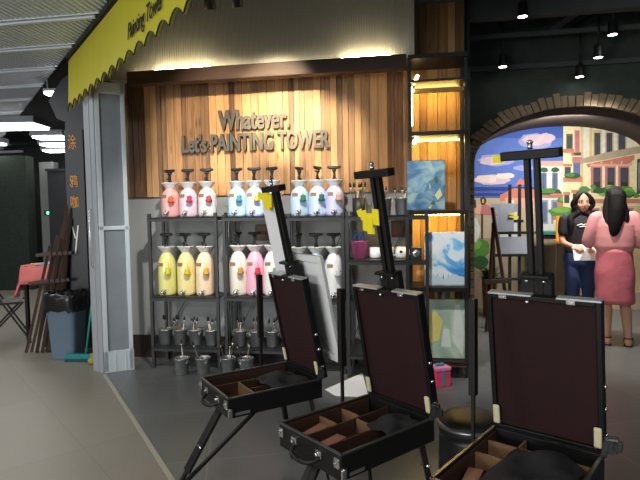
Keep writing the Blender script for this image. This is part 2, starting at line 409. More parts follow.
# white house in the middle
rect('wallw', 538, 163, 564, 232); rect('pink', 536, 161, 565, 166)
for x in (541, 552):
    rect('wallw', x - 1.5, 171, x + 7.5, 190); rect('winb', x, 173, x + 5.5, 189); rect('dark', x + 2.4, 173, x + 3, 189)
    rect('grey', x - 1, 200, x + 7, 224); rect('winb', x + .5, 202, x + 5.5, 222)
    blob('green3', x + 3, 170, 4, 2.5)
blob('green3', 550, 192, 12, 3.5); blob('green', 547, 191, 8, 2.4); blob('salmon', 556, 195, 7, 1.8); rect('rose', 538, 195, 563, 198)
paint('salmon', [(556, 200), (574, 196), (578, 206), (558, 211)]); blob('green', 567, 200, 10, 4); blob('green2', 565, 199, 6, 2.4)
# narrow cream house
rect('cream', 563, 112, 584, 240); rect('cream2', 580.5, 112, 584, 220)
rect('olive', 566, 134, 572.5, 149); rect('win', 567, 136, 571.5, 148); rect('pink', 574, 130, 580, 153); rect('rose', 575, 131, 579, 152)
rect('salmon', 562, 149, 574, 153); rect('salmon', 571, 152, 581, 156); blob('green3', 577, 154, 4, 1.4)
rect('salmon', 563, 164, 572, 166.5); rect('win', 564.5, 167, 570.5, 178); rect('rose', 572, 157, 582, 163); rect('winb', 573, 163, 580, 176); rect('salmon', 563, 177, 582, 182); blob('green3', 572, 176, 8, 3); blob('green', 570, 175, 5, 1.8)
rect('salmon', 563, 192, 570, 195); rect('win', 564, 195, 569, 203); rect('salmon', 571, 190, 581, 193); rect('win', 572.5, 193.5, 579, 203)
blob('green', 562, 212, 14, 5); blob('green2', 560, 210, 9, 3); rect('salmon', 553, 216, 580, 220); rect('wallw', 553, 220, 566, 240); rect('yell', 566, 224, 580, 240)
# palace on the corner
rect('cream', 583, 108, 660, 300); rect('cream2', 589, 112, 592, 158)
for x in (583, 601, 613, 627): rect('wallw', x, 120, x + 4, 158)
for x, w in ((594, 6), (606, 6), (618, 7)): rect('cream2', x - 1.5, 130, x + w + 1.5, 157); rect('win', x, 133, x + w, 156); rect('dark', x + w * .45, 133, x + w * .55, 156)
paint('stone', [(580, 159), (604, 153), (634, 147), (650, 146), (650, 152), (634, 154), (604, 160), (580, 164)]); paint('salmon', [(586, 164), (634, 155), (634, 160), (586, 168)]); paint('rose', [(590, 168), (632, 160), (632, 163), (590, 171)])
for x in (590, 600, 610, 620, 630): paint('cream2', [(x, 162), (x + 2, 161), (x + 1.4, 167), (x + .4, 167)])
for x, w in ((593, 7), (607, 7), (620, 7.5)):
    rect('rose', x - 2.6, 166, x + w + 2.6, 193); rect('pink', x - 3.2, 164, x + w + 3.2, 166.5); rect('dark', x, 168, x + w, 193); rect('win', x + .6, 169, x + w - .6, 182)
for x in (586, 603, 616.5, 630): rect('cream', x - 1.2, 166, x + 1.2, 192)
for i in range(26):
    x = random.uniform(576, 636); blob(random.choice(['green', 'green2', 'green', 'green3']), x, 188 + (x - 576) * .06 + random.uniform(-3, 5), random.uniform(3, 6), random.uniform(2, 3.6), 9, .3)
rect('salmon', 584, 199, 640, 203); rect('cream2', 600, 206, 640, 290)
for x in (588, 622): rect('rose', x - 2, 208, x + 11, 252); rect('dark', x, 210, x + 9, 252)
rect('stone', 540, 292, 660, 312)
o = wall_obj(m, 'wall_mural', mm_); struct(o, 'wall painted as a mediterranean street with sea, houses and balconies')

# ------------------------------------------------------------------ setting: mall ceiling of ribbed panels
ceil_m = mat('white ribbed ceiling panel', srgb(216, 224, 234), .5, 0, .06, 2)
def awn_s(t):
    """where the ceiling strip ends against the awning line"""
    A, B = Vector((-2.42, 5.15, 0)), Vector((-.51, 2.54, 0)); a = A - O; b = B - O
    sa, ta, sb, tb = a.dot(U), a.dot(NN), b.dot(U), b.dot(NN); return sa + (sb - sa) * (t - ta) / (tb - ta) - .03
k = 0
for i in range(-7, 13):
    t0 = -.74 + .61 * i; t1 = t0 + .545; sL = -6.5
    e0, e1_ = awn_s(t0), awn_s(t1); sR = max(e0, e1_)
    m = MB(); nr = int((sR - sL) / .05); st = (sR - sL) / nr; prof = []
    for j in range(nr): x = sL + j * st; prof += [(x, 3.02), (x + st * .5, 3.02), (x + st * .6, 3.042), (x + st * .9, 3.042)]
    prof.append((sR, 3.02))
    aa = [m.bm.verts.new((min(x, e0), t0, z)) for x, z in prof]; bb = [m.bm.verts.new((x, t1 if x <= e1_ else t0 + (t1 - t0) * (e0 - x) / (e0 - e1_), z)) for x, z in prof]
    for j in range(len(prof) - 1):
        if prof[j][0] < max(e0, e1_) : m._f([aa[j], bb[j], bb[j + 1], aa[j + 1]])
    m.box(((sL + e0) / 2, t0 - .008, 3.03), (e0 - sL, .03, .05)); m.box(((sL + e1_) / 2, t1, 3.035), (e1_ - sL, .012, .04))
    struct(wall_obj(m, 'ceiling', ceil_m), 'white ribbed metal ceiling strip over the mall walkway')
m = MB(); m.box((-3.5, 2.4, 3.3), (7.4, 16, .06)); struct(wall_obj(m, 'ceiling', mat('dark ceiling void', srgb(30, 31, 33), .9)), 'dark void above the ribbed ceiling strips')

# ------------------------------------------------------------------ setting: far end of the mall
m = MB(); m.box((-5.5, 12.6, 1.6), (8, .1, 3.2)); struct(m.build('wall_far', mat('far charcoal wall', srgb(46, 49, 48), .7)))
m = MB(); m.box((-2.2, 9.2, 1.6), (.1, 6.6, 3.2)); struct(m.build('wall_left', mat('far grey side wall', srgb(70, 72, 72), .7)))
hedge = mat('dark green foliage panel', srgb(34, 44, 36), .9, 0, .7, 30, .6, 40)
m = MB(); m.box((-6.9, 10.6, 1.35), (2.1, .3, 2.7)); tag(m.build('hedge_partition', hedge), 'dark green foliage partition at the far end of the mall', 'partition')
m = MB(); m.box((-4.75, 10.7, 1.22), (1.55, .12, 2.44)); m.box((-4.75, 10.63, 2.42), (1.6, .05, .05)); m.mi = 1; m.box((-4.95, 10.63, 1.15), (.04, .03, 2.2)); tag(m.build('shop_partition', [mat('black partition', srgb(28, 29, 31), .5), mat('partition post', srgb(40, 42, 43), .4)]), 'black shop partition beyond the pink table', 'partition')
m = MB(); m.box((-5.62, 10.9, 1.3), (.3, .2, 2.6)); struct(m.build('pillar', mat('pale grey column', srgb(112, 115, 112), .7)), 'pale grey column between the dark partitions')
lampm = mat('lit troffer diffuser', (1, 1, .97, 1), .5, 0, 0, emit=14)
lab = ['nearest and widest white ceiling light over the mall walkway', 'second bright ceiling light of the mall, beside the black sign panel', 'third bright ceiling light of the mall row, beyond the second', 'farthest small bright ceiling light of the mall row', 'bright ceiling light above the dark green partition']
for i, (x0, x1, y0, y1) in enumerate(((-5.5, -4.4, 8.1, 8.6), (-5.12, -4.6, 9.4, 9.75), (-5.5, -5.0, 10.35, 10.7), (-5.95, -5.45, 11.3, 11.6), (-6.9, -6.15, 10.15, 10.35))):
    t = thing('ceiling_light', lab[i], 'ceiling light', ((x0 + x1) / 2, (y0 + y1) / 2, 2.9), 0, 'mall ceiling lights')
    m = MB(); m.box((0, 0, 0), (x1 - x0, y1 - y0, .03)); m.build('diffuser', lampm, t)
    m = MB(); m.box((0, 0, .07), (x1 - x0 + .06, y1 - y0 + .06, .1)); m.build('housing', aluside, t)
t = thing('hanging_lamp', 'small lit rectangular lamp hanging under the ribbed ceiling', 'lamp', (-3.02, 6.0, 2.86))
m = MB(); m.box((0, 0, 0), (.13, .1, .03)); m.build('diffuser', lampm, t)
m = MB(); m.box((0, 0, .03), (.15, .12, .03)); m.tube([(-.05, 0, .04), (-.05, 0, .17)], .008); m.build('housing', aluside, t)
t = thing('indicator_light', 'tiny green light on the pale grey column', 'light', (-5.62, 10.78, 1.55)); m = MB(); m.ell((0, 0, 0), (.035, .02, .03)); m.build('lamp', mat('green lamp', (.1, 1, .4, 1), .5, 0, 0, emit=3), t); m = MB(); m.box((0, .015, 0), (.16, .02, .1)); m.build('case', black, t)

# ------------------------------------------------------------------ folded glass door, sign panel, awning
glass = bpy.data.materials.new('smoky door glass'); glass.use_nodes = True
nt = glass.node_tree; nt.nodes.clear(); N = nt.nodes
outn = N.new('ShaderNodeOutputMaterial'); mixs = N.new('ShaderNodeMixShader'); tr = N.new('ShaderNodeBsdfTransparent'); gl = N.new('ShaderNodeBsdfPrincipled')
tr.inputs[0].default_value = (.75, .8, .82, 1); gl.inputs['Base Color'].default_value = srgb(150, 158, 164); gl.inputs['Roughness'].default_value = .12; gl.inputs['Specular IOR Level'].default_value = .9
tcn = N.new('ShaderNodeTexCoord'); nzn = N.new('ShaderNodeTexNoise'); nzn.inputs['Scale'].default_value = 5; nzn.inputs['Detail'].default_value = 3; mr = N.new('ShaderNodeMapRange'); mr.inputs['To Min'].default_value = .5; mr.inputs['To Max'].default_value = .75
nt.links.new(tcn.outputs['Object'], nzn.inputs['Vector']); nt.links.new(nzn.outputs[0], mr.inputs['Value']); nt.links.new(mr.outputs[0], mixs.inputs[0])
nt.links.new(tr.outputs[0], mixs.inputs[1]); nt.links.new(gl.outputs[0], mixs.inputs[2]); nt.links.new(mixs.outputs[0], outn.inputs['Surface'])
da = math.atan2(.109, .238); door = thing('door_1', 'folded aluminium glass door leaf at the shop corner', 'door', (-2.016, 4.75, 0), da); del door['category']; door['kind'] = 'structure'
W = .262
m = MB()
m.box((.02, .02, 1.34), (.04, .04, 2.66)); m.box((W - .022, .02, 1.34), (.036, .04, 2.66)); m.box((W / 2, .02, .1), (W, .04, .2)); m.box((W / 2, .02, 1.345), (W, .04, .035)); m.box((W / 2, .02, 2.62), (W, .04, .1))
m.box((W / 2 - .03, -.002, .1), (.012, .006, .18)); m.box((W / 2 + .06, -.002, .1), (.012, .006, .18))
m.build('frame', aluframe, door, .003)
m = MB(); m.box((W / 2, .022, .77), (W - .07, .008, 1.14)); m.box((W / 2, .022, 1.965), (W - .07, .008, 1.22)); m.build('pane', glass, door)
door2 = thing('door_2', 'plain grey edges of the folded door leaves', 'door', (-2.026, 4.75, 0), R(180 - 33)); del door2['category']; door2['kind'] = 'structure'
m = MB(); m.box((.035, -.02, 1.34), (.065, .04, 2.68)); m.box((.095, -.02, 1.34), (.05, .045, 2.68)); m.box((.14, -.02, 1.34), (.035, .04, 2.68)); m.build('frame', aluside, door2, .004)
m = MB(); m.tube([(.078, .012, .98), (.078, .03, 1.0), (.078, .03, 1.5), (.078, .012, 1.52)], .006); m.build('handle', chrome, door2)

sg = thing('sign_panel', 'tall black sign panel with orange characters behind the folded door', 'sign', (-2.66, 5.7, 0))
m = MB(); m.box((0, .03, 1.2), (.2, .06, 2.4)); m.prism([(.12, 0, 2.4), (.13, 0, 3.02), (.0, 0, 3.0), (-.1, 0, 2.94), (-.2, 0, 2.8), (-.25, 0, 2.71), (-.21, 0, 2.62), (-.17, 0, 2.52), (-.08, 0, 2.49), (-.085, 0, 2.4)], (0, .06, 0)); m.build('board', mat('gloss black panel', srgb(20, 24, 31), .45, 0, .1), sg)
orange = mat('orange lettering', srgb(228, 150, 40), .5, 0, .1)
for ch, z, h in (('涂', 2.2, .15), ('鸦', 1.79, .12), ('咖', 1.565, .12)):
    me = text_mesh(ch, .13, .002); me = fit_text(me, .085, h)
    m = MB(); m.addmesh(me, Matrix.Translation((-.055, -.004, z)) @ Matrix.Rotation(PI / 2, 4, 'X')); m.build('lettering', orange, sg)
m = MB(); m.bar((-.05, -.003, 1.35), (-.02, -.003, 1.22), .014, .004, (0, 1, 0)); m.bar((.015, -.003, 1.36), (-.028, -.003, 1.05), .014, .004, (0, 1, 0)); m.build('emblem', white, sg); sg.children[-1]['label'] = 'white letter shape'

# awning along the shop front, scalloped lower edge, black handwriting
AA, AB_ = Vector((-2.42, 5.15, 0)), Vector((-.51, 2.54, 0)); ad = (AB_ - AA).normalized(); AL = (AB_ - AA).length + 1.2
aw = thing('awning', 'yellow awning strip with toothed lower edge and black handwriting', 'awning', AA, math.atan2(ad.y, ad.x))
ZB, ZA = 2.50, 2.97; m = MB(); top = []; bot = []; x = 0; sc = .212
n = int(AL / sc * 14)
for i in range(n + 1):
    x = AL * i / n; ph = (x / sc) % 1
    dz = .07 * abs(math.sin(PI * ph)) ** .75
    bot.append((x, -.02 + .02 * 0, ZB - .02 + dz)); top.append((x, 0.0, ZA))
for off in (0, .012):
    A_ = [m.bm.verts.new((x, y + off, z)) for x, y, z in bot]; B_ = [m.bm.verts.new((x, y + off, z)) for x, y, z in top]
    for i in range(n): m._f([A_[i], A_[i + 1], B_[i + 1], B_[i]])
    if off == 0: A0_ = A_
for i in range(n): m._f([A0_[i], A0_[i + 1], A_[i + 1], A_[i]])
m.build('valance', mat('yellow awning sheet', srgb(196, 186, 36), .5, 0, .08, 3), aw)
m = MB()
for i in range(n): m.bar((bot[i][0], -.022, bot[i][2]), (bot[i + 1][0], -.022, bot[i + 1][2]), .004, .008, (0, 1, 0))
m.build('edge_trim', black, aw)
me = fit_text(text_mesh('Painting Tower', .3, .002, 0, .35), .68, .10)
Mx = Matrix.Translation((2.02, -.026, 2.615)) @ Matrix.Rotation(PI / 2, 4, 'X')
m = MB(); m.addmesh(me, Mx); m.build('lettering', black, aw)
m = MB(); m.box((AL / 2, .1, 3.02), (AL, .24, .06)); m.build('top_rail', black, aw)

# ------------------------------------------------------------------ wall sign
sign = thing('wall_sign', 'two line sign of raised metal letters on the timber planks', 'sign', SP(0, .31, 0), WA)
signm = mat('brushed sign letter metal', (.085, .075, .06, 1), .5, .2, .15, 20)
for body, s0, z0, w, h in (('Whatever.', .617, 2.272, .71, .185), ("Let's PAINTING TOWER", .24, 2.068, 1.47, .172)):
    me = fit_text(text_mesh(body, .25, .016, .005), w - .008, h)
    m = MB()
    for k_ in range(3): m.addmesh(me, Matrix.Translation((s0 + .004 * k_, -.0004 * k_, z0)) @ Matrix.Rotation(PI / 2, 4, 'X'))
    o = m.build('lettering', signm, sign)
m = MB()
for i in range(14): m.tube([(.3 + i * .105, .01, 2.12), (.3 + i * .105, .05, 2.12)], .006, 6)
m.build('standoff', black, sign)

# LED strips
ledw = mat('warm led strip', (1, .84, .5, 1), .5, 0, 0, emit=45)
ledd = mat('dim warm led strip', (1, .84, .5, 1), .5, 0, 0, emit=10)
for nm, s0, s1, mm2, lb in (('led_strip', -.1, 2.4, ledd, 'dim warm light strip running the length of the beam top'), ('led_strip', .12, .66, ledw, 'bright warm light strip on the beam, nearer the awning'), ('led_strip', 1.86, 2.3, ledw, 'bright warm light strip on the beam, nearer the lit cabinet')):
    m = MB(); dz = 0 if mm2 is ledd else .011
    m.box(((s0 + s1) / 2, .022 - (.0 if mm2 is ledd else .012), 2.785 + dz), (s1 - s0, .012, .008)); tag(wall_obj(m, nm, mm2), lb, 'light strip')

# ------------------------------------------------------------------ racks
def rack(s0, s1, zs, ztop, label, ext=0):
    y0_ = .015 - ext * .1
    t = thing('metal_rack', label, 'rack', SP(s0, 0, 0), WA, 'black metal racks'); w = s1 - s0
    for x in (.015, w - .015):
        for y in (y0_, .305):
            m = MB(); m.box((x, y, ztop / 2), (.028, .028, ztop)); m.build('post', black, t)
    for z in zs:
        m = MB(); m.box((w / 2, (y0_ - .015 + .315) / 2, z - .008), (w - .004, .315 - y0_ + .015, .014)); m.box((w / 2, y0_ - .009, z - .02), (w, .012, .04)); m.box((w / 2, .314, z - .02), (w, .012, .04)); m.build('shelf', black, t)
    if ext:
        m = MB(); m.box((w + .15, y0_, ztop / 2), (.028, .028, ztop)); m.build('post', black, t)
        for z in zs: m = MB(); m.box((w + .08, y0_ + .0, z - .02), (.17, .018, .04)); m.box((w + .08, y0_ + .037, z - .006), (.15, .07, .01)) if abs(z - 1.035) < .01 else None; m.build('rail', black, t)
    m = MB(); m.bar((.015, .316, .25), (w - .015, .316, ztop - .1), .012, .006); m.build('brace', black, t)
    return t
rack(.0, .685, (.205, .685, 1.435), 1.47, 'black metal rack of jugs nearest the glass door')
rack(.735, 1.335, (.205, .69, 1.43), 1.45, 'black metal rack with pink and cream jugs, second from the door')
rack(1.345, 1.865, (.205, .67, 1.422), 1.45, 'black metal rack of pale blue jugs behind the leaning canvas')
rack(1.885, 2.43, (.205, 1.035, 1.42), 1.46, 'black metal rack holding mugs and the pink bucket', 1)

# ------------------------------------------------------------------ paint jugs
def jug_mesh(h):
    m = MB(); r = .087
    m.lathe([(0, 0), (r * .86, 0), (r * .96, .008), (r, .03), (r * 1.0, h * .45), (r * .985, h * .66), (r * .9, h * .8), (r * .68, h * .91), (r * .45, h * .975), (r * .42, h), (r * .42, h + .02), (0, h + .02)])
    return m
def jug(s, z, h, col, label, tagc, handle_rot, tw=.1):
    t = thing('paint_dispenser', label, 'paint dispenser', SP(s, .15, z), WA, 'paint dispensers on the racks')
    r = .087
    col = tuple(int(c * .78 + 250 * .22) for c in col); jm = mat('paint jug ' + '%d %d %d' % tuple(col), srgb(*col), .35, 0, .06, 3, coat=.3)
    jug_mesh(h).build('body', jm, t)
    m = MB(); m.lathe([(r * .44, h - .005), (r * .5, h + .004), (r * .88, h + .046), (r * .94, h + .052), (r * .86, h + .056), (r * .4, h + .02), (0, h + .02)]); m.build('funnel_collar', white, t)
    m = MB(); m.lathe([(.022, h + .015), (.022, h + .07), (.012, h + .075), (.012, h + .125), (.02, h + .13), (.02, h + .15), (0, h + .15)], seg=14)
    c, s_ = math.cos(handle_rot), math.sin(handle_rot)
    m.limb([(-c * .05, -s_ * .05, h + .168), (0, 0, h + .162), (c * .05, s_ * .05, h + .168)], [.014, .018, .014], 10, 3)
    m.tube([(0, -.02, h + .09), (0, -.05, h + .085)], .01, 8); m.build('pump', black, t)
    m = MB(); m.tube([(0, -r + .005, .035), (0, -r - .035, .035)], .012, 12); m.ell((0, -r - .03, .035), (.02, .014, .02)); m.tube([(0, -r - .03, .035), (0, -r - .032, .0)], .009, 10); m.ell((.012, -r - .02, .055), (.02, .008, .008)); m.build('tap', chrome, t)
    m = MB(); m.box((-.028, -r + .008, h * .72), (.055, .006, .032), Matrix.Rotation(-.25, 3, 'Z')); m.build('sticker', mat('tan sticker', srgb(150, 116, 84), .6, 0, .4, 90), t)
    m = MB(); a_ = .62; m.lathe([(0, 0), (.03, 0), (.033, .012), (.02, .03), (.026, .045), (.018, .058), (0, .06)], (.05, -r - .008, h * .5), 12); m.tube([(.05, -r + .01, h * .5 + .055), (.04, -r * .7, h * .8)], .003, 6)
    m.build('hang_tag', mat('tag %d %d %d' % tuple(tagc), srgb(*tagc), .5, 0, .25, 40), t)
    return t
top = [(.172, (232, 150, 146), 'coral pink', (226, 88, 40)), (.355, (222, 196, 214), 'lilac white', (190, 40, 80)), (.545, (226, 220, 218), 'off white', (190, 60, 60)),
       (.84, (160, 208, 236), 'sky blue', (40, 130, 150)), (1.01, (176, 196, 236), 'periwinkle blue', (190, 170, 40)), (1.18, (206, 204, 238), 'pale lavender', (90, 80, 200)),
       (1.44, (170, 200, 220), 'misty blue', (40, 110, 80)), (1.61, (178, 202, 230), 'pale cornflower', (30, 90, 80)), (1.765, (176, 182, 226), 'grey violet', (200, 150, 120))]
wh = ['nearest the glass door on the top shelf', 'between the coral pink and off white jugs on the top shelf', 'third jug on the top shelf of the first rack', 'first jug on the top shelf of the second rack', 'beside the sky blue jug on the top shelf', 'half behind the white board and easel mast', 'first jug on the top shelf of the third rack', 'middle jug on the top shelf of the third rack', 'next to the dark brush bundle on the top shelf']
for i, (s, c, nm, tg) in enumerate(top):
    zz = (1.435, 1.43, 1.422)[i // 3]
    jug(s, zz, .275, c, '%s paint jug, %s' % (nm, wh[i]), tg, random.choice((0, .2, 1.2, -.3)))
mid = [(.116, (226, 218, 110), 'lemon yellow', (212, 206, 40)), (.311, (236, 218, 130), 'butter yellow', (222, 190, 30)), (.5, (238, 204, 160), 'peach', (230, 160, 40)),
       (.835, (220, 210, 190), 'cream', (180, 130, 60)), (1.0, (232, 150, 180), 'bright pink', (220, 40, 50)), (1.17, (226, 226, 220), 'milk white', (90, 150, 120)),
       (1.42, (168, 196, 204), 'duck egg blue', (120, 120, 110)), (1.585, (156, 186, 204), 'steel blue', (70, 90, 90)), (1.75, (218, 220, 220), 'plain white', (180, 180, 180))]
wh = ['nearest the glass door on the middle shelf', 'between the lemon and peach jugs on the middle shelf', 'third jug on the middle shelf of the first rack', 'first jug on the middle shelf of the second rack', 'beside the cream jug on the middle shelf', 'behind the easel lid on the middle shelf', 'behind the leaning canvas on the middle shelf', 'between the duck egg and plain white jugs', 'beside the pink bucket on the middle shelf']
for i, (s, c, nm, tg) in enumerate(mid):
    zz = (.685, .69, .67)[i // 3]
    jug(s, zz, .415, c, '%s tall paint jug, %s' % (nm, wh[i]), tg, random.choice((0, .3, 1.3, -.2)))

# ------------------------------------------------------------------ buckets with brushes
def bucket_mesh(r=.07, h=.15):
    m = MB(); m.lathe([(0, .002), (r * .74, .002), (r * .76, 0), (r * .8, .004), (r * .98, h * .93), (r * 1.03, h * .95), (r * 1.03, h), (r * .97, h), (r * .93, h * .9), (r * .74, .01), (0, .01)], seg=24); return m
def bail(r=.07, h=.15):
    m = MB(); m.tube([(r * math.cos(a) * 1.04, -r * .55 * math.sin(a), h * .9 - r * .75 * math.sin(a)) for a in [PI * i / 12 for i in range(13)]], .0025, 6); return m
bk_me = bucket_mesh().mesh('bucket', zinc); bl_me = bail().mesh('bail', ferrule)
def bucket(loc, label, rz=0):
    t = thing('metal_bucket', label, 'bucket', loc, rz, 'galvanised buckets'); link('pail', bk_me, None, t); link('bail_handle', bl_me, None, t); return t
brush_me = []
for hc in ((120, 92, 60), (60, 48, 40), (200, 190, 170), (90, 100, 90)):
    m = MB(); m.tube([(0, 0, 0), (0, 0, .08), (0, 0, .2)], [.0035, .006, .0035], 8); m.mi = 1; m.tube([(0, 0, .2), (0, 0, .225)], [.0045, .007], 8, flat=(1.2, .7)); m.mi = 2; m.tube([(0, 0, .225), (0, 0, .245), (0, 0, .268)], [.007, .009, .002], 8, flat=(1.3, .7))
    brush_me.append(m.mesh('paintbrush', [mat('brush handle %d' % hc[0], srgb(*hc), .45), ferrule, bristle]))
def brushes(loc, n, label, grp, r=.035, lean=.24, scale=1, rz=0):
    for i in range(n):
        o = bpy.data.objects.new('paintbrush', random.choice(brush_me)); C.objects.link(o); a = 2 * PI * (i + random.random() * .5) / n
        o.location = (loc[0] + r * .5 * math.cos(a), loc[1] + r * .5 * math.sin(a), loc[2] + .012); q = random.uniform(.6, 1) * lean
        o.rotation_euler = (-q * math.sin(a), q * math.cos(a), random.random() * 3); o.scale = (scale,) * 3
        tag(o, label, 'paintbrush', grp)
pos = ['nearest the glass door', 'second from the glass door', 'third from the glass door', 'fourth from the glass door', 'under the cream jug', 'under the bright pink jug', 'behind the easel lid edge']
for i, s in enumerate((.085, .24, .40, .56, .84, 1.0, 1.16)):
    p = SP(s, .13, .205); bucket(p, 'galvanised bucket of brushes on the lowest shelf, %s' % pos[i], WA + random.uniform(-.5, .5))
    brushes(p, 4, 'paintbrush standing in the lowest shelf bucket %s' % pos[i], 'brushes in the bucket %s' % pos[i])
pos = ['beside the first rack post', 'next to the second rack post', 'between the two middle racks', 'nearest the front easel tray']
for i, (x, y) in enumerate(((-1.285, 4.70), (-1.09, 4.70), (-.86, 4.69), (-.69, 4.66))):
    p = Vector((x, y, 0)); bucket(p, 'galvanised bucket standing on the dark floor, %s' % pos[i], random.uniform(-1, 1))
    brushes(p, 3 if i > 1 else 1, 'pale stick leaning out of the floor bucket %s' % pos[i], 'sticks in the floor bucket %s' % pos[i], .04, .45 if i < 2 else .3, 1.15)
pos = ['beside the dark brush bundle', 'beside the blue painting']
for i, s in enumerate((2.215, 2.375)):
    p = SP(s, .06, 1.42); t = bucket(p, 'shiny metal bucket of brushes on the top shelf %s' % pos[i], WA)
    brushes(p, 4, 'paintbrush standing in the top shelf bucket %s' % pos[i], 'brushes in the top shelf bucket %s' % pos[i], .04, .3, .95)
# dark bundle of brushes in a black jar
p = SP(1.985, .15, 1.42); m = MB(); m.lathe([(0, 0), (.05, 0), (.055, .01), (.06, .16), (.056, .16), (.05, .015), (0, .012)]); o = m.build('brush_jar', black, loc=p); tag(o, 'black jar packed with dark brushes beside the easel mast', 'jar')
brushes(p, 9, 'dark paintbrush packed in the black jar', 'brushes in the black jar', .06, .22, 1.1)
# pink bucket, mugs, speaker box on the middle shelf
pinkm = mat('pink plastic', srgb(222, 110, 160), .4, 0, .05)
t = thing('plastic_bucket', 'small pink plastic bucket with blue netting on the rack shelf', 'bucket', SP(1.99, .12, 1.035), WA)
m = MB(); m.lathe([(0, 0), (.058, 0), (.075, .15), (.08, .152), (.08, .16), (.072, .16), (.055, .01), (0, .01)]); m.build('pail', pinkm, t)
m = MB()
for i in range(7):
    a = i * .9; m.tube([(.06 * math.cos(a), .06 * math.sin(a), .15), (.05 * math.cos(a + .5), .05 * math.sin(a + .5), .2), (.04 * math.cos(a + 1.6), .04 * math.sin(a + 1.6), .235), (.05 * math.cos(a + 2.4), .05 * math.sin(a + 2.4), .17)], .005, 6)
m.build('netting', mat('blue netting', srgb(80, 130, 200), .6), t)
for i, (s, lb) in enumerate(((2.13, 'white mug half behind the easel mast on the rack shelf'), (2.245, 'plain white mug beside the pale mug with a dark dot'), (2.36, 'white mug with a dark dot beside the black speaker box'))):
    t = thing('mug', lb, 'mug', SP(s, .12, 1.035), WA, 'white mugs on the rack shelf')
    m = MB(); m.lathe([(0, 0), (.042, 0), (.05, .012), (.052, .1), (.049, .1), (.045, .014), (0, .012)]); m.build('cup', white, t)
    m = MB(); m.tube([(.05 + .028 * math.sin(a), 0, .055 + .03 * math.cos(a)) for a in [PI * k / 8 for k in range(9)]], .006, 8); m.build('handle', white, t)
    if i == 2: m = MB(); m.lathe([(0, 0), (.012, 0), (.012, .004), (0, .004)]); o = m.build('dot', black, t); o.rotation_euler = (PI / 2, 0, 0); o.location = (0, -.05, .06)
t = thing('speaker', 'small black speaker box beside the white mugs', 'speaker', SP(2.49, -.052, 1.035), WA); m = MB(); m.box((0, 0, .055), (.09, .09, .11)); m.build('case', black, t, .006)
m = MB(); m.lathe([(.032, 0), (.03, .006), (.012, -.002), (0, .004)]); o = m.build('cone', chrome, t); o.rotation_euler = (PI / 2, 0, 0); o.location = (0, -.047, .055)
# small dark brown boxes fixed under the top shelves
for s, zz, lb in ((1.02, 1.27, 'small brown box on the wall above the pink jug'), (2.34, 1.29, 'small brown box on the wall above the mugs')):
    m = MB(); m.box((0, 0, 0), (.14, .02, .16)); m.mi = 1; m.box((0, -.012, 0), (.1, .006, .11)); o = m.build('wall_box', [mat('brown box', srgb(70, 48, 38), .6), mat('brown box face', srgb(90, 62, 48), .6)], loc=SP(s, .355, zz), rz=WA); tag(o, lb, 'wall box')

# ------------------------------------------------------------------ lit cabinet, its paintings and books
cab = thing('display_cabinet', 'tall black framed display cabinet with lit timber back', 'cabinet', SP(2.435, 0, 0), WA); CWd = .49
for x in (.0125, CWd - .0125):
    for y in (.0125, .335): m = MB(); m.box((x, y, 1.39), (.025, .025, 2.78)); m.build('post', black, cab)
for z, h in ((2.77, .035), (2.56, .02), (2.125, .035), (1.455, .035), (.795, .035), (.15, .035)):
    m = MB(); m.box((CWd / 2, .14, z - h / 2), (CWd, .38, h)); m.build('shelf', blackwood if z < 2.5 else black, cab)
m = MB(); m.box((CWd / 2, .1, .125), (CWd - .03, .3, .03)); m.build('base_board', palewood, cab)
o = planks('back_panel', 2.45, 2.91, .17, 2.76, .362, plankm2, (.06, .1)); o.parent = cab; o.matrix_parent_inverse = (Matrix.Translation(SP(2.435, 0, 0)) @ Matrix.Rotation(WA, 4, 'Z')).inverted()
ledy = mat('yellow led strip', (1, .68, .14, 1), .5, 0, 0, emit=50)
ledv = mat('bright cabinet led', (1, .74, .3, 1), .5, 0, 0, emit=40)
for z, x0, x1 in ((2.535, .04, CWd - .04), (2.085, .04, CWd - .04), (1.415, .04, CWd - .04)):
    m = MB(); m.box(((x0 + x1) / 2, .26, z), (x1 - x0, .012, .008)); m.build('led_strip', ledy, cab)
m = MB(); m.box((.032, .05, 2.36), (.01, .01, .34)); m.build('led_strip', mat('soft cabinet led', (1, .82, .5, 1), .5, 0, 0, emit=10), cab)
for z in (2.6, 2.09): m = MB(); m.limb([(.05, .03, z - .05), (.08, .08, z + .02)], [.014, .014], 10, 3); m.build('lamp', ledv, cab)
m = MB(); m.box((CWd / 2 + .02, .12, 2.5), (CWd - .07, .06, .03)); m.build('light_rail', mat('tan rail', srgb(170, 140, 90), .5), cab)
# art on canvas: procedural paint
def art(name, stops, scale, dist=1.5, seed=0, stretch=(1, 1, 1)):
    m_ = bpy.data.materials.new(name); m_.use_nodes = True; nt = m_.node_tree; N = nt.nodes; L = nt.links; b = N['Principled BSDF']; b.inputs['Roughness'].default_value = .6
    tc = N.new('ShaderNodeTexCoord'); mp = N.new('ShaderNodeMapping'); mp.inputs['Location'].default_value = (seed, seed * 1.7, seed); mp.inputs['Scale'].default_value = stretch; nz = N.new('ShaderNodeTexNoise'); nz.inputs['Scale'].default_value = scale; nz.inputs['Detail'].default_value = 4; nz.inputs['Distortion'].default_value = dist
    rp = N.new('ShaderNodeValToRGB'); e = rp.color_ramp.elements
    while len(e) < len(stops): e.new(.5)
    for i, (p_, c_) in enumerate(stops): e[i].position = p_; e[i].color = srgb(*c_)
    L.new(tc.outputs['Object'], mp.inputs[0]); L.new(mp.outputs[0], nz.inputs[0]); L.new(nz.outputs[0], rp.inputs[0]); L.new(rp.outputs[0], b.inputs['Base Color']); return m_
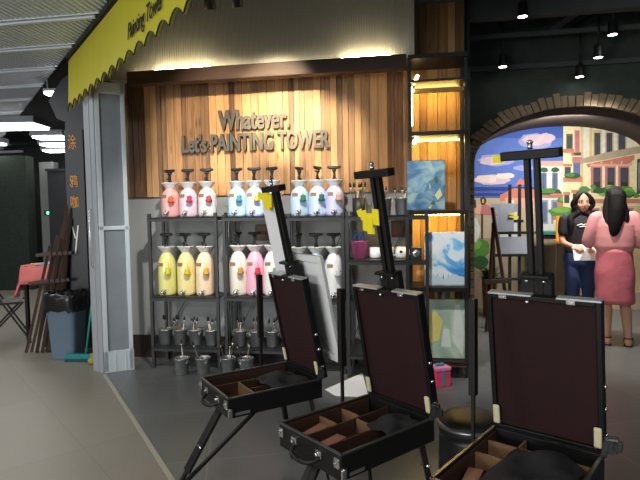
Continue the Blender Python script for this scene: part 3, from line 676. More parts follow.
def painting(label, s, t_, z, w, h, am, frame_m, lean=0, extra=None):
    t = thing('painting', label, 'painting', SP(s, t_, z), WA)
    m = MB(); m.box((0, 0, h / 2), (w, .02, h)); o = m.build('stretched_canvas', frame_m, t)
    m = MB(); m.box((0, -.0115, h / 2), (w - .012, .003, h - .012))
    for mi, pts in (extra or []):
        m.mi = mi; m.prism([(x * w, -.0135 - mi * .0006, zz * h) for x, zz in pts], (0, .0005, 0))
    m.build('picture', am, t); return t
painting('dull blue floral painting on the cabinet shelf edge', 2.575, -.035, 1.457, .325, .425,
    [art('dusk blue paint', [(.3, (40, 78, 108)), (.45, (66, 108, 138)), (.58, (120, 150, 160)), (.72, (150, 160, 140))], 7, 1, 3), mat('cream dab', srgb(178, 178, 130), .7, 0, .3), mat('leaf dab', srgb(60, 76, 60), .7, 0, .3)], mat('dark canvas edge', srgb(70, 74, 84), .7), 0,
    [(2, [(.2, .62), (.27, .7), (.32, .6), (.28, .5)]), (1, [(.22, .3), (.36, .44), (.42, .3), (.3, .2)]), (2, [(.1, .12), (.2, .2), (.25, .1)]), (1, [(.08, .55), (.13, .48), (.1, .4)]), (1, [(.15, -.5 + .62), (.05, .05), (.12, .03)])])
painting('blue and white cloud sky painting in the lit cabinet', 2.735, .06, .797, .345, .47,
    [art('cloud paint', [(.42, (40, 130, 206)), (.485, (110, 178, 224)), (.52, (208, 222, 232)), (.7, (230, 232, 234))], 4, .7, 5), mat('dark reeds', srgb(30, 46, 60), .8, 0, .4), mat('pale shore', srgb(186, 204, 214), .7, 0, .1)], mat('white canvas edge', srgb(214, 206, 190), .7), 0,
    [(2, [(-.48, .02), (.48, .02), (.48, .16), (.2, .22), (0, .12), (-.2, .2), (-.48, .14)])] + [(1, [(x, .05), (x + .05, .08), (x + .03, .24), (x + .012, .12), (x - .01, .2)]) for x in (-.4, -.31, -.2, -.06, .06, .2, .34)])
painting('pale green and yellow abstract painting at the cabinet bottom', 2.735, .06, .152, .345, .53,
    [art('sage paint', [(.3, (126, 156, 140)), (.5, (160, 180, 160)), (.7, (196, 208, 190))], 4, 1, 2), mat('yellow area', srgb(206, 196, 118), .7, 0, .15), mat('pale area', srgb(196, 206, 198), .7, 0, .15)], palewood, 0,
    [(1, [(-.48, .25), (-.15, .3), (-.05, .62), (-.2, .78), (-.48, .8)]), (2, [(-.1, .2), (.15, .2), (.1, .5), (-.05, .5)]), (2, [(.2, .3), (.44, .06), (.46, .5), (.36, .92), (.24, .9)])])
cols = [(60, 96, 140), (150, 70, 50), (170, 140, 70), (80, 76, 70), (180, 170, 150), (60, 100, 90), (196, 160, 60)]
nms = ['blue', 'brick red', 'tan', 'dark grey', 'cream', 'green', 'ochre']
x = 2.575
for i in range(7):
    w = random.uniform(.03, .042); m = MB(); m.box((0, .07, .29), (w - .002, .14, .58)); m.mi = 1; m.box((0, .076, .29), (w - .008, .136, .584))
    o = m.build('book', [mat('book cover ' + nms[i], srgb(*cols[i]), .6), paperw], loc=SP(x + w / 2, .12, .152), rz=WA); tag(o, '%s spined tall book behind the green and yellow painting' % nms[i], 'book', 'books in the cabinet'); x += w

# ------------------------------------------------------------------ box easels
EW, ED, EL = .3906, .5201, .5432
def easel(A, ang, h, lean, label, mast_h=.5, xf=.52, divs=()):
    side_post = True
    t = thing('box_easel', label, 'easel', (A[0], A[1], 0), ang, 'folding box easels'); w, d, L_, bh, th = EW, ED, EL, .095, .012
    m = MB(); zc = h - bh / 2
    m.box((w / 2, th / 2, zc), (w, th, bh)); m.box((w / 2, d - th / 2, zc), (w, th, bh)); m.box((th / 2, d / 2, zc), (th, d - 2 * th, bh)); m.box((w - th / 2, d / 2, zc), (th, d - 2 * th, bh))
    m.mi = 1; m.box((w / 2, d / 2, h - bh + .012), (w - 2 * th, d - 2 * th, .02))
    m.box((w / 2, th + .003, zc + .01), (w - 2 * th, .006, bh - .03)); m.box((th + .003, d / 2, zc + .01), (.006, d - 2 * th - .012, bh - .03)); m.box((w - th - .003, d / 2, zc + .01), (.006, d - 2 * th - .012, bh - .03)); m.mi = 2
    m.build('tray', [leather, traywood, palewood], t, .002)
    m = MB(); m.box((w / 2, .004, h + .003), (w, .01, .006)); m.box((.004, d / 2, h + .003), (.01, d, .006)); m.box((w - .004, d / 2, h + .003), (.01, d, .006)); m.build('tray_rim', mat('dull metal rim', (.16, .155, .15, 1), .35, .8), t)
    for (x0, y0, x1, y1, pm) in divs:
        m = MB(); m.bar((x0, y0, h - .04), (x1, y1, h - .04), .008, .06, (0, 0, 1)) if False else m.box(((x0 + x1) / 2, (y0 + y1) / 2, h - .045), (max(abs(x1 - x0), .008), max(abs(y1 - y0), .008), .06)); m.build('divider', palewood if pm else traywood, t)
    # front face fittings
    for x in (.02, w - .02):
        m = MB(); m.box((x, -.004, h - .03), (.028, .01, .04)); m.box((x, -.012, h - .028), (.016, .01, .012)); m.build('corner_bracket', chrome, t, .003)
    for x in (.28 * w, .68 * w):
        m = MB(); m.box((x, -.004, h - .035), (.035, .01, .03)); m.tube([(x - .008, -.0125, h - .035), (x + .008, -.014, h - .035)], .007, 10); m.build('latch', chrome, t, .002)
    m = MB(); m.limb([(.3 * w, -.01, h - .05), (.36 * w, -.04, h - .062), (.5 * w, -.05, h - .066), (.64 * w, -.04, h - .062), (.7 * w, -.01, h - .05)], [.008, .009, .01, .009, .008], 10, 3); m.build('handle', leather, t)
    m = MB(); m.box((w + .004, .07, h - .075), (.008, .075, .014)); m.build('maker_plate', chrome, t); m = MB(); m.box((w + .004, .008, h - .07), (.01, .022, .045)); m.box((w + .008, .008, h - .05), (.012, .014, .014)); m.build('corner_bracket', chrome, t, .003)
    # lid, tilted over the tray from the hinge
    c, s_ = math.cos(lean), math.sin(lean); yv = Vector((0, -s_, c)); bk = Vector((0, c, s_)); rot = Matrix((Vector((1, 0, 0)), bk, yv)).transposed()
    def LP(x, b_, l): return Vector((x, d, h)) + bk * b_ + yv * l
    m = MB(); m.box(LP(w / 2, .024, L_ / 2), (w, .028, L_), rot); lm = .018
    m.box(LP(lm / 2, .012, L_ / 2), (lm, .03, L_), rot); m.box(LP(w - lm / 2, .012, L_ / 2), (lm, .03, L_), rot); m.box(LP(w / 2, .012, lm / 2), (w - 2 * lm, .03, lm), rot); m.box(LP(w / 2, .012, L_ - lm / 2), (w - 2 * lm, .03, lm), rot)
    m.mi = 1; m.box(LP(w / 2, .009, L_ / 2), (w - 2 * lm, .006, L_ - 2 * lm), rot); m.mi = 0
    lid = m.build('lid', [leather, maroon], t, .003)
    m = MB(); m.box(LP(w * .22, .012, L_ + .002), (w * .4, .036, .006), rot); m.box(LP(w * .82, .012, L_ + .002), (w * .36, .036, .006), rot); m.build('edge_strip', alu, lid)
    for x in (.16 * w, .76 * w): m = MB(); m.box(LP(x, -.004, L_ - .008), (.03, .008, .018), rot); m.box(LP(x, -.008, L_ - .012), (.016, .008, .008), rot); m.build('clasp', chrome, lid, .002)
    for l_ in (.12, .3, .45): m = MB(); q = LP(w + .004, .014, L_ * l_); m.ell(q, (.006, .009, .009), 10, 6); m.build('stud', chrome, lid)
    for x in (.018, w - .018): m = MB(); m.box(LP(x, -.01, .062), (.026, .012, .075), rot); m.build('lid_stay', cream, lid, .008)
    # mast
    xm = w * xf; mast = MB()
    for dx in (-.0165, .0165): mast.box(LP(xm + dx, .045, L_ + mast_h / 2 - .12), (.019, .026, mast_h + .24), rot)
    ms = mast.build('mast', blackwood, t, .002)
    m = MB(); m.box(LP(xm, .035, L_ + mast_h), (.2, .045, .032), rot); m.box(LP(xm, .06, L_ + mast_h), (.07, .02, .03), rot); m.build('crossbar', blackwood, ms, .004)
    m = MB(); m.tube([LP(xm, .03, L_ + mast_h + .018), LP(xm, .03, L_ + mast_h + .035)], .009, 8); m.ell(LP(xm, .03, L_ + mast_h + .042), (.012, .012, .008), 10, 6); m.build('wing_nut', chrome, ms)
    m = MB(); m.box(LP(xm, .052, L_ + .015), (.11, .035, .12), rot); m.box(LP(xm, .03, L_ + .068), (.11, .05, .014), rot); m.build('slide_block', leather, ms, .004)
    for kx, kb, kl in ((-.03, .028, .05), (.03, .028, .05), (-.02, -.006, -.02)): m = MB(); m.ell(LP(xm + kx, kb, L_ + kl), (.008,) * 3, 10, 6); m.build('knob', chrome, ms)
    # legs
    zb = h - bh; fx = w * .5
    p0 = Vector((fx, .05, zb + .01)); p1 = Vector((fx, -.27, .012)); dd = (p1 - p0)
    m = MB()
    for dx in (-.016, .016): m.bar(p0 + Vector((dx, 0, 0)), p0 + dd * .62 + Vector((dx, 0, 0)), .016, .03, (1, 0, 0))
    m.bar(p0 + dd * .5, p1, .016, .026, (1, 0, 0)); fl = m.build('leg', blackwood, t, .002)
    m = MB(); m.tube([p0 + dd * .4 + Vector((-.03, 0, 0)), p0 + dd * .4 + Vector((.03, 0, 0))], .009, 10); m.build('leg_knob', chrome, fl)
    m = MB(); m.ell(p1, (.016, .016, .012), 10, 6); m.build('rubber_foot', black, fl)
    m = MB(); m.bar((fx + .02, .30, zb - .002), p0 + dd * .8, .02, .016); m.build('brace', blackwood, t, .002)
    for x, ox in ((.02, -.02), (w - .02, .05)):
        a0 = Vector((x, d - .06, zb)); a1 = Vector((x + ox, d + .02, .012)); e = a1 - a0
        m = MB(); m.bar(a0, a0 + e * .5, .026, .022); m.bar(a0 + e * .45, a1, .013, .013); lg = m.build('leg', blackwood, t, .002)
        m = MB(); m.ell(a1, (.011, .011, .012), 10, 6); m.build('rubber_foot', black, lg)
        m = MB(); q = a0 + e * .2; m.tube([q + Vector((-.022, 0, 0)), q + Vector((.022, 0, 0))], .008, 10); m.build('leg_knob', chrome, lg)
    if side_post:
        y = d * .70; m = MB(); m.box((-.016, y, h + .165 + .18), (.026, .03, .36)); m.box((-.016, y, h + .06), (.013, .014, .26)); sp = m.build('leg', blackwood, t, .002)
        m = MB(); m.box((-.012, y, h - .04), (.02, .04, .05)); m.build('leg_hinge', chrome, sp, .002)
    m = MB(); m.bar((w + .012, d - .02, h + .03), (w + .04, d - .02, h + .035), .01, .03); m.bar((w + .012, d - .02, h + .06), (w + .045, d - .02, h + .065), .01, .03); m.bar((w + .04, d - .02, h + .03), (w + .045, d - .02, h + .066), .01, .03); m.bar((w + .0, d - .02, h + .0), (w + .013, d - .02, h + .07), .012, .02); m.build('hook_bracket', black, t, .002)
    m = MB(); m.bar((w + .012, d - .032, h + .067), (w + .045, d - .032, h + .072), .004, .006); m.build('bracket_edge', chrome, t)
    return t, LP, rot
w, d = EW, ED
e1, LP1, ro1 = easel((-.6495, 2.7319), -1.0187, .5822, .1985, 'dark box easel holding the white canvas, nearest the paint racks', .47, .52,
    [(.13, .02, .13, .5, 0), (.13, .16, .38, .16, 1), (.26, .17, .26, .5, 0)])
e2, LP2, ro2 = easel((-.1824, 2.1225), -.894, .5787, .1823, 'dark box easel in the middle with open divided tray and yellow paper cards', .5, .52,
    [(.14, .02, .14, .5, 0), (.02, .2, .13, .2, 1), (.02, .33, .13, .33, 1), (.27, .02, .27, .5, 0), (.15, .3, .26, .3, 1), (.28, .42, .37, .42, 1)])
e3, LP3, ro3 = easel((.3347, 1.6068), -.7025, .6013, .1325, 'dark box easel nearest the camera with the widest lid', .50, .44,
    [(.13, .02, .13, .5, 1), (.02, .3, .12, .3, 1), (.02, .42, .37, .42, 1), (.26, .02, .26, .41, 0)])
def in_easel(root, mb, name, mats, bevel=0):
    """a thing lying on an easel: own top-level object, set down in the easel's place"""
    o = mb.build(name, mats, None, bevel, loc=root.location.copy(), rz=root.rotation_euler.z); return o
# canvas and white board on the first easel
cv = thing('canvas', 'white stretched canvas leaning behind the lid of the easel nearest the racks', 'canvas', e1.location.copy(), e1.rotation_euler.z)
x0, x1, l0, l1 = -.055, w + .06, .07, EL + .1
def slab(x0, x1, b0, b1, l0, l1, LP, ro, mb): mb.box(LP((x0 + x1) / 2, (b0 + b1) / 2, (l0 + l1) / 2), (x1 - x0, b1 - b0, l1 - l0), ro)
m = MB(); slab(x0 + .01, x1 - .01, .108, .112, l0 + .01, l1 - .01, LP1, ro1, m); m.build('canvas_sheet', canvasw, cv)
m = MB(); bw = .035
slab(x0, x1, .09, .11, l1 - bw, l1, LP1, ro1, m); slab(x0, x1, .09, .11, l0, l0 + bw, LP1, ro1, m); slab(x0, x0 + bw, .09, .11, l0 + bw, l1 - bw, LP1, ro1, m); slab(x1 - bw, x1, .09, .11, l0 + bw, l1 - bw, LP1, ro1, m); m.build('stretcher_frame', mat('white stretcher wood', srgb(214, 214, 212), .6, 0, .05), cv, .002)
m = MB(); slab(-.05, w * .5 - .02, .073, .078, EL - .02, EL + .44, LP1, ro1, m); o = in_easel(e1, m, 'drawing_board', canvasw, .001); tag(o, 'tall narrow white board clipped behind the mast of the easel by the racks', 'board')
# yellow paper cards
def cards(root, LP, ro, label, items):
    t = thing('paper_card', label, 'paper card', root.location.copy(), root.rotation_euler.z)
    for (x, b, l, ww, hh, a) in items:
        m = MB(); rr = ro @ Matrix.Rotation(a, 3, 'Y'); m.box(LP(x, b, l), (ww, .003, hh), rr); m.build('card', yellow, t)
    return t
xm = w * .52
cards(e1, LP1, ro1, 'cluster of yellow paper cards at the top of the white board', [(xm - .19, .052, EL + .43, .09, .04, .3), (xm - .13, .05, EL + .45, .08, .05, -.5), (xm - .14, .046, EL + .39, .07, .07, .2), (xm - .09, .044, EL + .41, .05, .08, .4)])
cards(e2, LP2, ro2, 'cluster of yellow paper cards on the mast of the middle easel', [(xm - .018, .03, EL + .315, .036, .07, .1), (xm - .05, .029, EL + .315, .04, .035, .0), (xm - .09, .028, EL + .325, .045, .04, -.2), (xm - .07, .026, EL + .285, .06, .065, .15), (xm - .112, .03, EL + .335, .035, .03, -.3), (xm - .06, .03, EL + .255, .045, .03, 0)])
cards(e3, LP3, ro3, 'small yellow card on the crossbar end of the nearest easel', [(w * .44 - .112, .02, EL + .493, .034, .028, .05)])
# rags and palettes lying in the trays
def rag(root, cx, cy, z, sx, sy, h, label, seed, mt=None):
    random.seed(seed); m = MB(); n = 16; vs = []
    for j in range(n + 1):
        row = []
        for i in range(n + 1):
            x = (i / n - .5) * 2; y = (j / n - .5) * 2; rr = min(1, math.hypot(x, y) / 1.35)
            hh = h * (1 - rr ** 2) * (.55 + .45 * math.sin(3.1 * x + seed) * math.cos(3.7 * y + seed * 2)) + random.uniform(0, h * .12)
            k = 1 + .1 * math.sin(5 * math.atan2(y, x) + seed); row.append(m.bm.verts.new((cx + x * sx / 2 * k, cy + y * sy / 2 * k, z + max(.001, hh))))
        vs.append(row)
    for j in range(n):
        for i in range(n): m._f([vs[j][i], vs[j][i + 1], vs[j + 1][i + 1], vs[j + 1][i]], True)
    o = in_easel(root, m, 'rag', mt or cloth_dark); so = o.modifiers.new('Solidify', 'SOLIDIFY'); so.thickness = .003; so.offset = 1; su = o.modifiers.new('Subsurf', 'SUBSURF'); su.levels = su.render_levels = 1
    tag(o, label, 'rag', 'rags in the easel trays')
rag(e1, .24, .36, .558, .24, .22, .05, 'crumpled dark rag in the tray of the easel nearest the racks', 3)
rag(e2, .29, .38, .554, .16, .2, .045, 'dark rag near the hinge of the middle easel tray', 5)
rag(e3, .25, .22, .578, .24, .36, .08, 'large black rag heaped in the tray of the nearest easel', 8)
for root, x, y, z, a, lb in ((e2, .075, .12, .545, .9, 'flat wooden palette knife board in the middle easel tray'), (e2, .2, .1, .545, .5, 'slim wooden stick lying in the middle easel tray'), (e3, .07, .15, .57, .7, 'reddish wooden slat in the nearest easel tray')):
    m = MB(); m.box((x, y, h_ if False else z - .01), (.05, .16, .006), Matrix.Rotation(a * .3, 3, 'Z')); o = in_easel(root, m, 'palette_board', mat('reddish wood slat', srgb(150, 104, 84), .5, 0, .2)); tag(o, lb, 'palette')

# ------------------------------------------------------------------ stool, paper, gift box on the floor
st = thing('stool', 'round black padded stool with chrome rim between the two front easels', 'stool', (.723, 2.51, 0))
m = MB(); m.lathe([(0, .36), (.14, .36), (.152, .37), (.155, .40), (.148, .425), (.12, .445), (.06, .452), (0, .453)], seg=40); m.build('seat_cushion', mat('black vinyl', srgb(30, 31, 32), .5, 0, .1, 8, .05, 60), st)
m = MB(); m.lathe([(.15, .4), (.162, .402), (.164, .41), (.16, .42), (.15, .42)], seg=40); m.build('rim', mat('dull steel rim', (.3, .3, .31, 1), .35, .8), st)
m = MB(); m.lathe([(0, .0), (.15, .0), (.155, .02), (.15, .34), (.148, .37), (0, .37)], seg=40); m.build('drum_base', mat('black drum', srgb(26, 26, 27), .4), st)
m = MB(); m.prism([(.02, 4.20, .001), (.10, 4.05, .001), (.36, 4.0, .001), (.36, 4.62, .001)], (0, 0, .003)); tag(m.build('paper_sheet', paperw), 'bright white sheet of paper on the dark floor behind the middle easel', 'paper')
gb = thing('gift_box', 'small pink and red box on the floor by the cabinet', 'box', (.98, 4.27, 0), .3)
m = MB(); m.box((0, 0, .07), (.13, .12, .14)); m.build('carton', mat('pink carton', srgb(222, 60, 100), .5, 0, .35, 18), gb, .004)
m = MB(); m.box((0, 0, .15), (.14, .13, .025)); m.build('carton_lid', mat('pale pink lid', srgb(220, 130, 170), .5, 0, .3, 30), gb, .003)
m = MB(); m.box((0, -.062, .08), (.03, .004, .13)); m.ell((-.02, 0, .175), (.028, .012, .014), 10, 6); m.ell((.02, 0, .175), (.028, .012, .014), 10, 6); m.build('ribbon', mat('teal ribbon', srgb(70, 130, 140), .5), gb)

# ------------------------------------------------------------------ mall side: table, chair, bin, broom, folded easels
tb = thing('table', 'dark trestle table under the pink cloth by the folded easels', 'table', (-3.0, 6.22, 0), -.15)
m = MB(); m.box((0, 0, .89), (.8, .7, .025)); m.build('tabletop', blackwood, tb)
for x, y in ((-.36, -.3), (.34, -.3), (-.36, .3), (.34, .3)): m = MB(); m.box((x, y, .44), (.035, .035, .88)); m.build('leg', blackwood, tb)
m = MB(); m.box((0, -.3, .82), (.7, .02, .06)); m.box((0, .3, .82), (.7, .02, .06)); m.build('apron', blackwood, tb)
m = MB(); n = 26; rows = []
for j in range(n + 1):
    row = []
    for i in range(n + 1):
        x = (i / n - .5) * 1.1 - .04; y = (j / n - .5) * 1.0; ox = max(0, abs(x) - .41); oy = max(0, abs(y) - .36); drop = min(.42, (ox + oy) * 1.55 + (.12 if ox > .0 and oy > .0 else 0))
        if y < -.36: drop *= .92 + .08 * math.sin(x * 14)
        xx = math.copysign(min(abs(x), .415 + .03 * math.sin(y * 22) * (ox > 0) + ox * .12), x); yy = math.copysign(min(abs(y), .365 + .02 * math.sin(x * 24) * (oy > 0) + oy * .12), y)
        row.append(m.bm.verts.new((xx, yy, .908 - drop)))
    rows.append(row)
for j in range(n):
    for i in range(n): m._f([rows[j][i], rows[j][i + 1], rows[j + 1][i + 1], rows[j + 1][i]], True)
o = m.build('tablecloth', mat('salmon pink cloth', srgb(206, 112, 108), .85, 0, .1, 10, .1, 80), loc=(-3.0, 6.22, 0), rz=-.15); so = o.modifiers.new('Solidify', 'SOLIDIFY'); so.thickness = .004; so.offset = 1
tag(o, 'salmon pink cloth hanging over the table edge', 'tablecloth')
for i, (x, y, c, lb, a) in enumerate(((-3.12, 6.02, (60, 110, 200), 'blue printed sheet lying on the pink tablecloth', .2), (-3.02, 6.1, (226, 230, 236), 'white sheet under the blue print on the pink tablecloth', -.3))):
    m = MB(); m.box((0, 0, .918 - i * .004), (.3, .22, .006)); m.mi = 1; m.box((.05, 0, .9215 - i * .004), (.12, .1, .002)); o = m.build('printed_sheet', [mat('sheet %d' % i, srgb(*c), .5, 0, .3, 12), paperw], loc=(x, y, 0), rz=a); tag(o, lb, 'paper')
m = MB(); m.tube([(-3.36, 6.02, .921), (-3.22, 5.98, .921)], .006, 8); tag(m.build('pencil', yellow), 'yellow pencil at the edge of the pink table', 'pencil')
fc = thing('folding_chair', 'dark folding chair beside the pink table', 'chair', (-3.8, 6.2, 0), .5)
for y in (-.19, .19):
    m = MB(); m.bar((-.22, y, .01), (.2, y, .46), .025, .02); m.build('leg', black, fc); m = MB(); m.bar((.24, y * .9, .01), (-.24, y * .9, .85), .025, .02); m.build('leg', black, fc)
m = MB(); m.box((0, 0, .45), (.38, .36, .025)); m.build('seat', black, fc); m = MB(); m.box((-.235, 0, .76), (.02, .36, .14)); m.build('backrest', black, fc)
bn = thing('trash_bin', 'grey blue plastic bin lined with a black bag', 'bin', (-2.63, 5.33, 0), -.1)
m = MB(); m.loft([(0, 0, 0, .125, .11, 5), (0, 0, .02, .13, .115, 5), (0, 0, .6, .165, .145, 5), (0, 0, .61, .172, .152, 5), (0, 0, .64, .172, .152, 5)], 32); m.build('tub', mat('grey blue plastic', srgb(98, 116, 134), .5, 0, .06), bn)
m = MB(); rings = []
random.seed(4)
m.loft([(0, 0, .5, .172, .152, 5), (0, 0, .54, .176, .157, 4), (0, 0, .62, .18, .16, 4), (.0, 0, .67, .19, .165, 3), (0, 0, .69, .175, .15, 3), (0, 0, .66, .14, .12, 3), (0, 0, .6, .1, .09, 2)], 40, False)
for v in m.bm.verts: v.co.z += random.uniform(-.018, .018); v.co.x *= random.uniform(.985, 1.025); v.co.y *= random.uniform(.985, 1.025)
m.build('bin_bag', mat('black bin bag', srgb(18, 18, 19), .25, 0, .2, 20, .3, 30), bn)
br_ = thing('broom', 'teal broom leaning by the door edge', 'broom', (-2.42, 5.16, 0), -.05)
m = MB(); m.box((-.0, 0, .055), (.33, .05, .05)); m.build('broom_head', mat('teal plastic', srgb(24, 118, 120), .45), br_, .006); m = MB(); m.box((0, 0, .016), (.32, .045, .032)); m.build('bristles', mat('dark teal bristle', srgb(20, 70, 74), .9, 0, .3, 80), br_)
m = MB(); m.tube([(.05, 0, .07), (.12, .08, .75)], .011, 10); m.build('handle', mat('teal handle', srgb(30, 140, 130), .4), br_)
m = MB(); m.ell((0, 0, .035), (.05, .04, .035)); m.box((.0, .0, .08), (.03, .03, .06)); m.build('floor_wedge', mat('dull yellow rubber', srgb(150, 140, 60), .6), loc=(-2.26, 5.06, 0)); tag(bpy.data.objects['floor_wedge'], 'small dull yellow stopper on the floor beside the broom', 'stopper')
# folded wooden easels leaning together
fe_m = mat('old brown easel wood', srgb(66, 47, 39), .65, 0, .25, 8, .1, 30, (1, 1, .3))
fl = ['folded brown wooden easel leaning over the bin, outermost by the table', 'folded brown wooden easel second in the leaning bundle', 'folded brown wooden easel in the middle of the leaning bundle', 'folded brown wooden easel fourth in the leaning bundle', 'folded brown wooden easel nearest the black sign panel']
for i, (x, tx) in enumerate(((-3.1, .07), (-3.05, .1), (-3.0, .11), (-2.95, .1), (-2.91, .06))):
    t = thing('folded_easel', fl[i], 'easel', (x, 5.56 + i * .015, 0), -.15, 'folded wooden easels in a bundle'); hh = 1.15 + .11 * i
    for k, (bx, by) in enumerate(((-.07, -.02), (.07, -.02), (0, .06))):
        m = MB(); m.bar((bx * .9 + .06 * (2 - i) * 0, by * 3, .012), (tx + bx * .3 + .1, .12 + by * .5, hh - k * .04), .022, .03); m.build('leg', fe_m, t)
    for la, lb_ in (((-.02, -.03, .75), (.2, -.0, .78)), ((.06, 0, 1.05), (.22, .03, 1.07))): m = MB(); m.bar(la, lb_, .02, .035); m.build('ledge', fe_m, t)

# ------------------------------------------------------------------ alcove furniture
ge = thing('studio_easel', 'tall black studio easel with grey boards in the alcove', 'easel', (2.53, 6.75, 0), -.15)
for x in (-.06, .06): m = MB(); m.box((x, 0, .9), (.035, .03, 1.75)); m.build('mast', black, ge)
for z, w_ in ((.55, .5), (.86, .5), (1.15, .44), (1.30, .2)): m = MB(); m.box((0, -.02, z), (w_, .05, .035)); m.build('ledge', black, ge)
for x in (-.26, .26): m = MB(); m.box((x, 0, .03), (.04, .55, .04)); m.box((x, 0, .5), (.03, .03, .95)); m.build('leg', black, ge)
m = MB(); m.box((0, 0, .2), (.52, .03, .04)); m.build('crossbar', black, ge)
for z0, x0_, x1_, hh, lb in ((1.17, -.2, -.02, .36, 'plain grey board upright on the black studio easel'), (.88, -.2, .18, .22, 'wide grey board on the lower ledge of the studio easel')):
    m = MB(); m.box(((x0_ + x1_) / 2, -.04, z0 + hh / 2), (x1_ - x0_, .012, hh)); o = m.build('board', mat('light grey board', srgb(164, 170, 182), .6), loc=(2.53, 6.75, 0), rz=-.15); tag(o, lb, 'board')
m = MB(); m.box((2.50, 6.70, 1.36), (.12, .004, .035), Matrix.Rotation(.25, 3, 'Y')); m.box((2.47, 6.70, 1.39), (.05, .004, .04)); tag(m.build('paper_card', yellow), 'yellow card pinned on the black studio easel', 'paper card')
le = thing('wooden_easel', 'brown wooden easel standing beside the brick edge of the arch', 'easel', (2.1, 6.1, 0), -.2)
m = MB(); m.bar((.14, 0, .01), (-.06, .1, 1.48), .03, .035); m.build('leg', fe_m, le); m = MB(); m.bar((-.14, -.02, .01), (-.05, .09, 1.2), .03, .035); m.build('leg', fe_m, le); m = MB(); m.bar((.0, .3, .01), (-.05, .12, 1.3), .03, .03); m.build('leg', fe_m, le); m = MB(); m.bar((-.16, -.01, .6), (.14, -.01, .62), .03, .05); m.build('ledge', fe_m, le)
# potted plant
pp = thing('potted_plant', 'small leafy green plant in a tan pot by the brick arch edge', 'plant', (2.3, 7.05, 0))
m = MB(); m.lathe([(0, .0), (.08, 0), (.1, .5), (.108, .52), (.094, .52), (.09, .45), (0, .45)]); m.build('pot', mat('tan pot', srgb(170, 130, 90), .7, 0, .15), pp)
random.seed(12); m = MB()
for i in range(70):
    a = random.uniform(0, 2 * PI); e = random.uniform(.3, 1.4); L_ = random.uniform(.15, .32); dx = Vector((math.cos(a) * math.cos(e), math.sin(a) * math.cos(e), math.sin(e))); sd = dx.cross(Vector((0, 0, 1))).normalized() * .018; b0 = Vector((0, 0, .46))
    m.poly([b0, b0 + dx * L_ * .5 + sd + Vector((0, 0, .01)), b0 + dx * L_ - Vector((0, 0, .03)), b0 + dx * L_ * .5 - sd + Vector((0, 0, .01))])
m.build('foliage', mat('leaf green', srgb(62, 120, 52), .6, 0, .4, 20), pp)
gt = thing('work_table', 'table with a green top beyond the nearest easel mast', 'table', (3.2, 7.12, 0), -.1)
m = MB(); m.box((0, 0, 1.13), (.55, .5, .03)); m.build('tabletop', mat('green top', srgb(40, 130, 100), .5, 0, .1), gt)
for x in (-.24, .24):
    for y in (-.2, .2): m = MB(); m.box((x, y, .56), (.03, .03, 1.12)); m.build('leg', black, gt)
m = MB(); m.box((0, -.22, 1.08), (.5, .02, .06)); m.build('apron', black, gt)
yc = thing('bar_chair', 'high chair with yellow seat back and thin dark legs behind the dark haired woman', 'chair', (3.2, 6.62, 0), .1)
m = MB(); m.box((0, .12, 1.2), (.26, .02, .32)); m.build('backrest', mat('yellow orange plastic', srgb(236, 160, 30), .45), yc); m = MB(); m.box((0, 0, 1.02), (.28, .26, .03)); m.build('seat', mat('yellow orange plastic', (0,) * 4), yc)
for x, y in ((-.12, -.1), (.12, -.1), (-.12, .1), (.12, .1)): m = MB(); m.bar((x * 1.5, y * 1.5, .01), (x, y, 1.02), .018, .018); m.build('leg', fe_m, yc)
m = MB(); m.box((0, -.14, .35), (.3, .015, .015)); m.build('footrest', fe_m, yc)
# framed picture hanging on the right inner wall of the alcove
pf = thing('framed_picture', 'dark green framed picture at the inner side of the arch', 'picture', SP(5.47, 2.6, 0), R(-90) + WA)
m = MB(); m.box((0, 0, 1.86), (.7, .03, .46)); m.build('frame', mat('dark green frame', srgb(30, 46, 40), .5), pf, .004); m = MB(); m.box((0, -.017, 1.86), (.6, .004, .36)); m.build('picture', mat('dim picture', srgb(90, 100, 96), .5, 0, .5, 6), pf)

# ------------------------------------------------------------------ ceiling spots on tracks
spotm = mat('spot lens', (1, .98, .93, 1), .4, 0, 0, emit=16)
def track(s0, t0, s1, t1, z, label):
    m = MB(); m.bar((s0, t0, z), (s1, t1, z), .035, .03); m.bar((s0 * .7 + s1 * .3, t0 * .7 + t1 * .3, z), (s0 * .7 + s1 * .3, t0 * .7 + t1 * .3, 3.53), .015, .015); tag(wall_obj(m, 'light_track', black), label, 'light track', 'ceiling light tracks')
def s_of(p): q = Vector(p) - O; return q.dot(U), q.dot(NN)
spots = [((1.88, 4.83, 3.2), 'upper spotlight of the ceiling track beside the timber panel'), ((2.28, 6.48, 3.2), 'lower spotlight at the far end of the track near the arch'), ((2.98, 5.34, 3.2), 'nearest lit spotlight of the three in a row over the women'), ((3.28, 6.13, 3.2), 'middle lit spotlight of the three in a row over the women'), ((3.5, 6.0, 3.2), 'farthest lit spotlight above the arch crown')]
L3, L4 = (4.295, 1.0, 2.93), (4.2, 1.25, 2.81)
spots[1] = (tuple(SP(3.41, 1.1, 2.92)), spots[1][1]); spots[2] = (tuple(SP(4.35, .8, 3.08)), spots[2][1]); spots[3] = (tuple(SP(L3[0], L3[1], L3[2])), spots[3][1]); spots[4] = (tuple(SP(L4[0], L4[1], L4[2])), spots[4][1])
for p, lb in spots:
    t = thing('spotlight', lb, 'spotlight', p, 0, 'ceiling spotlights')
    m = MB(); m.lathe([(.03, .13), (.04, .11), (.045, .01), (.048, 0), (.042, 0), (.04, .01), (0, .012)], seg=20); m.build('can', black, t); m = MB(); m.lathe([(0, 0.002), (.04, .002), (.04, .006), (0, .006)], seg=20); m.build('lens', spotm, t)
    m = MB(); m.tube([(0, 0, .12), (0, 0, max(.2, 3.37 - p[2]))], .01, 8); m.build('stem', black, t)
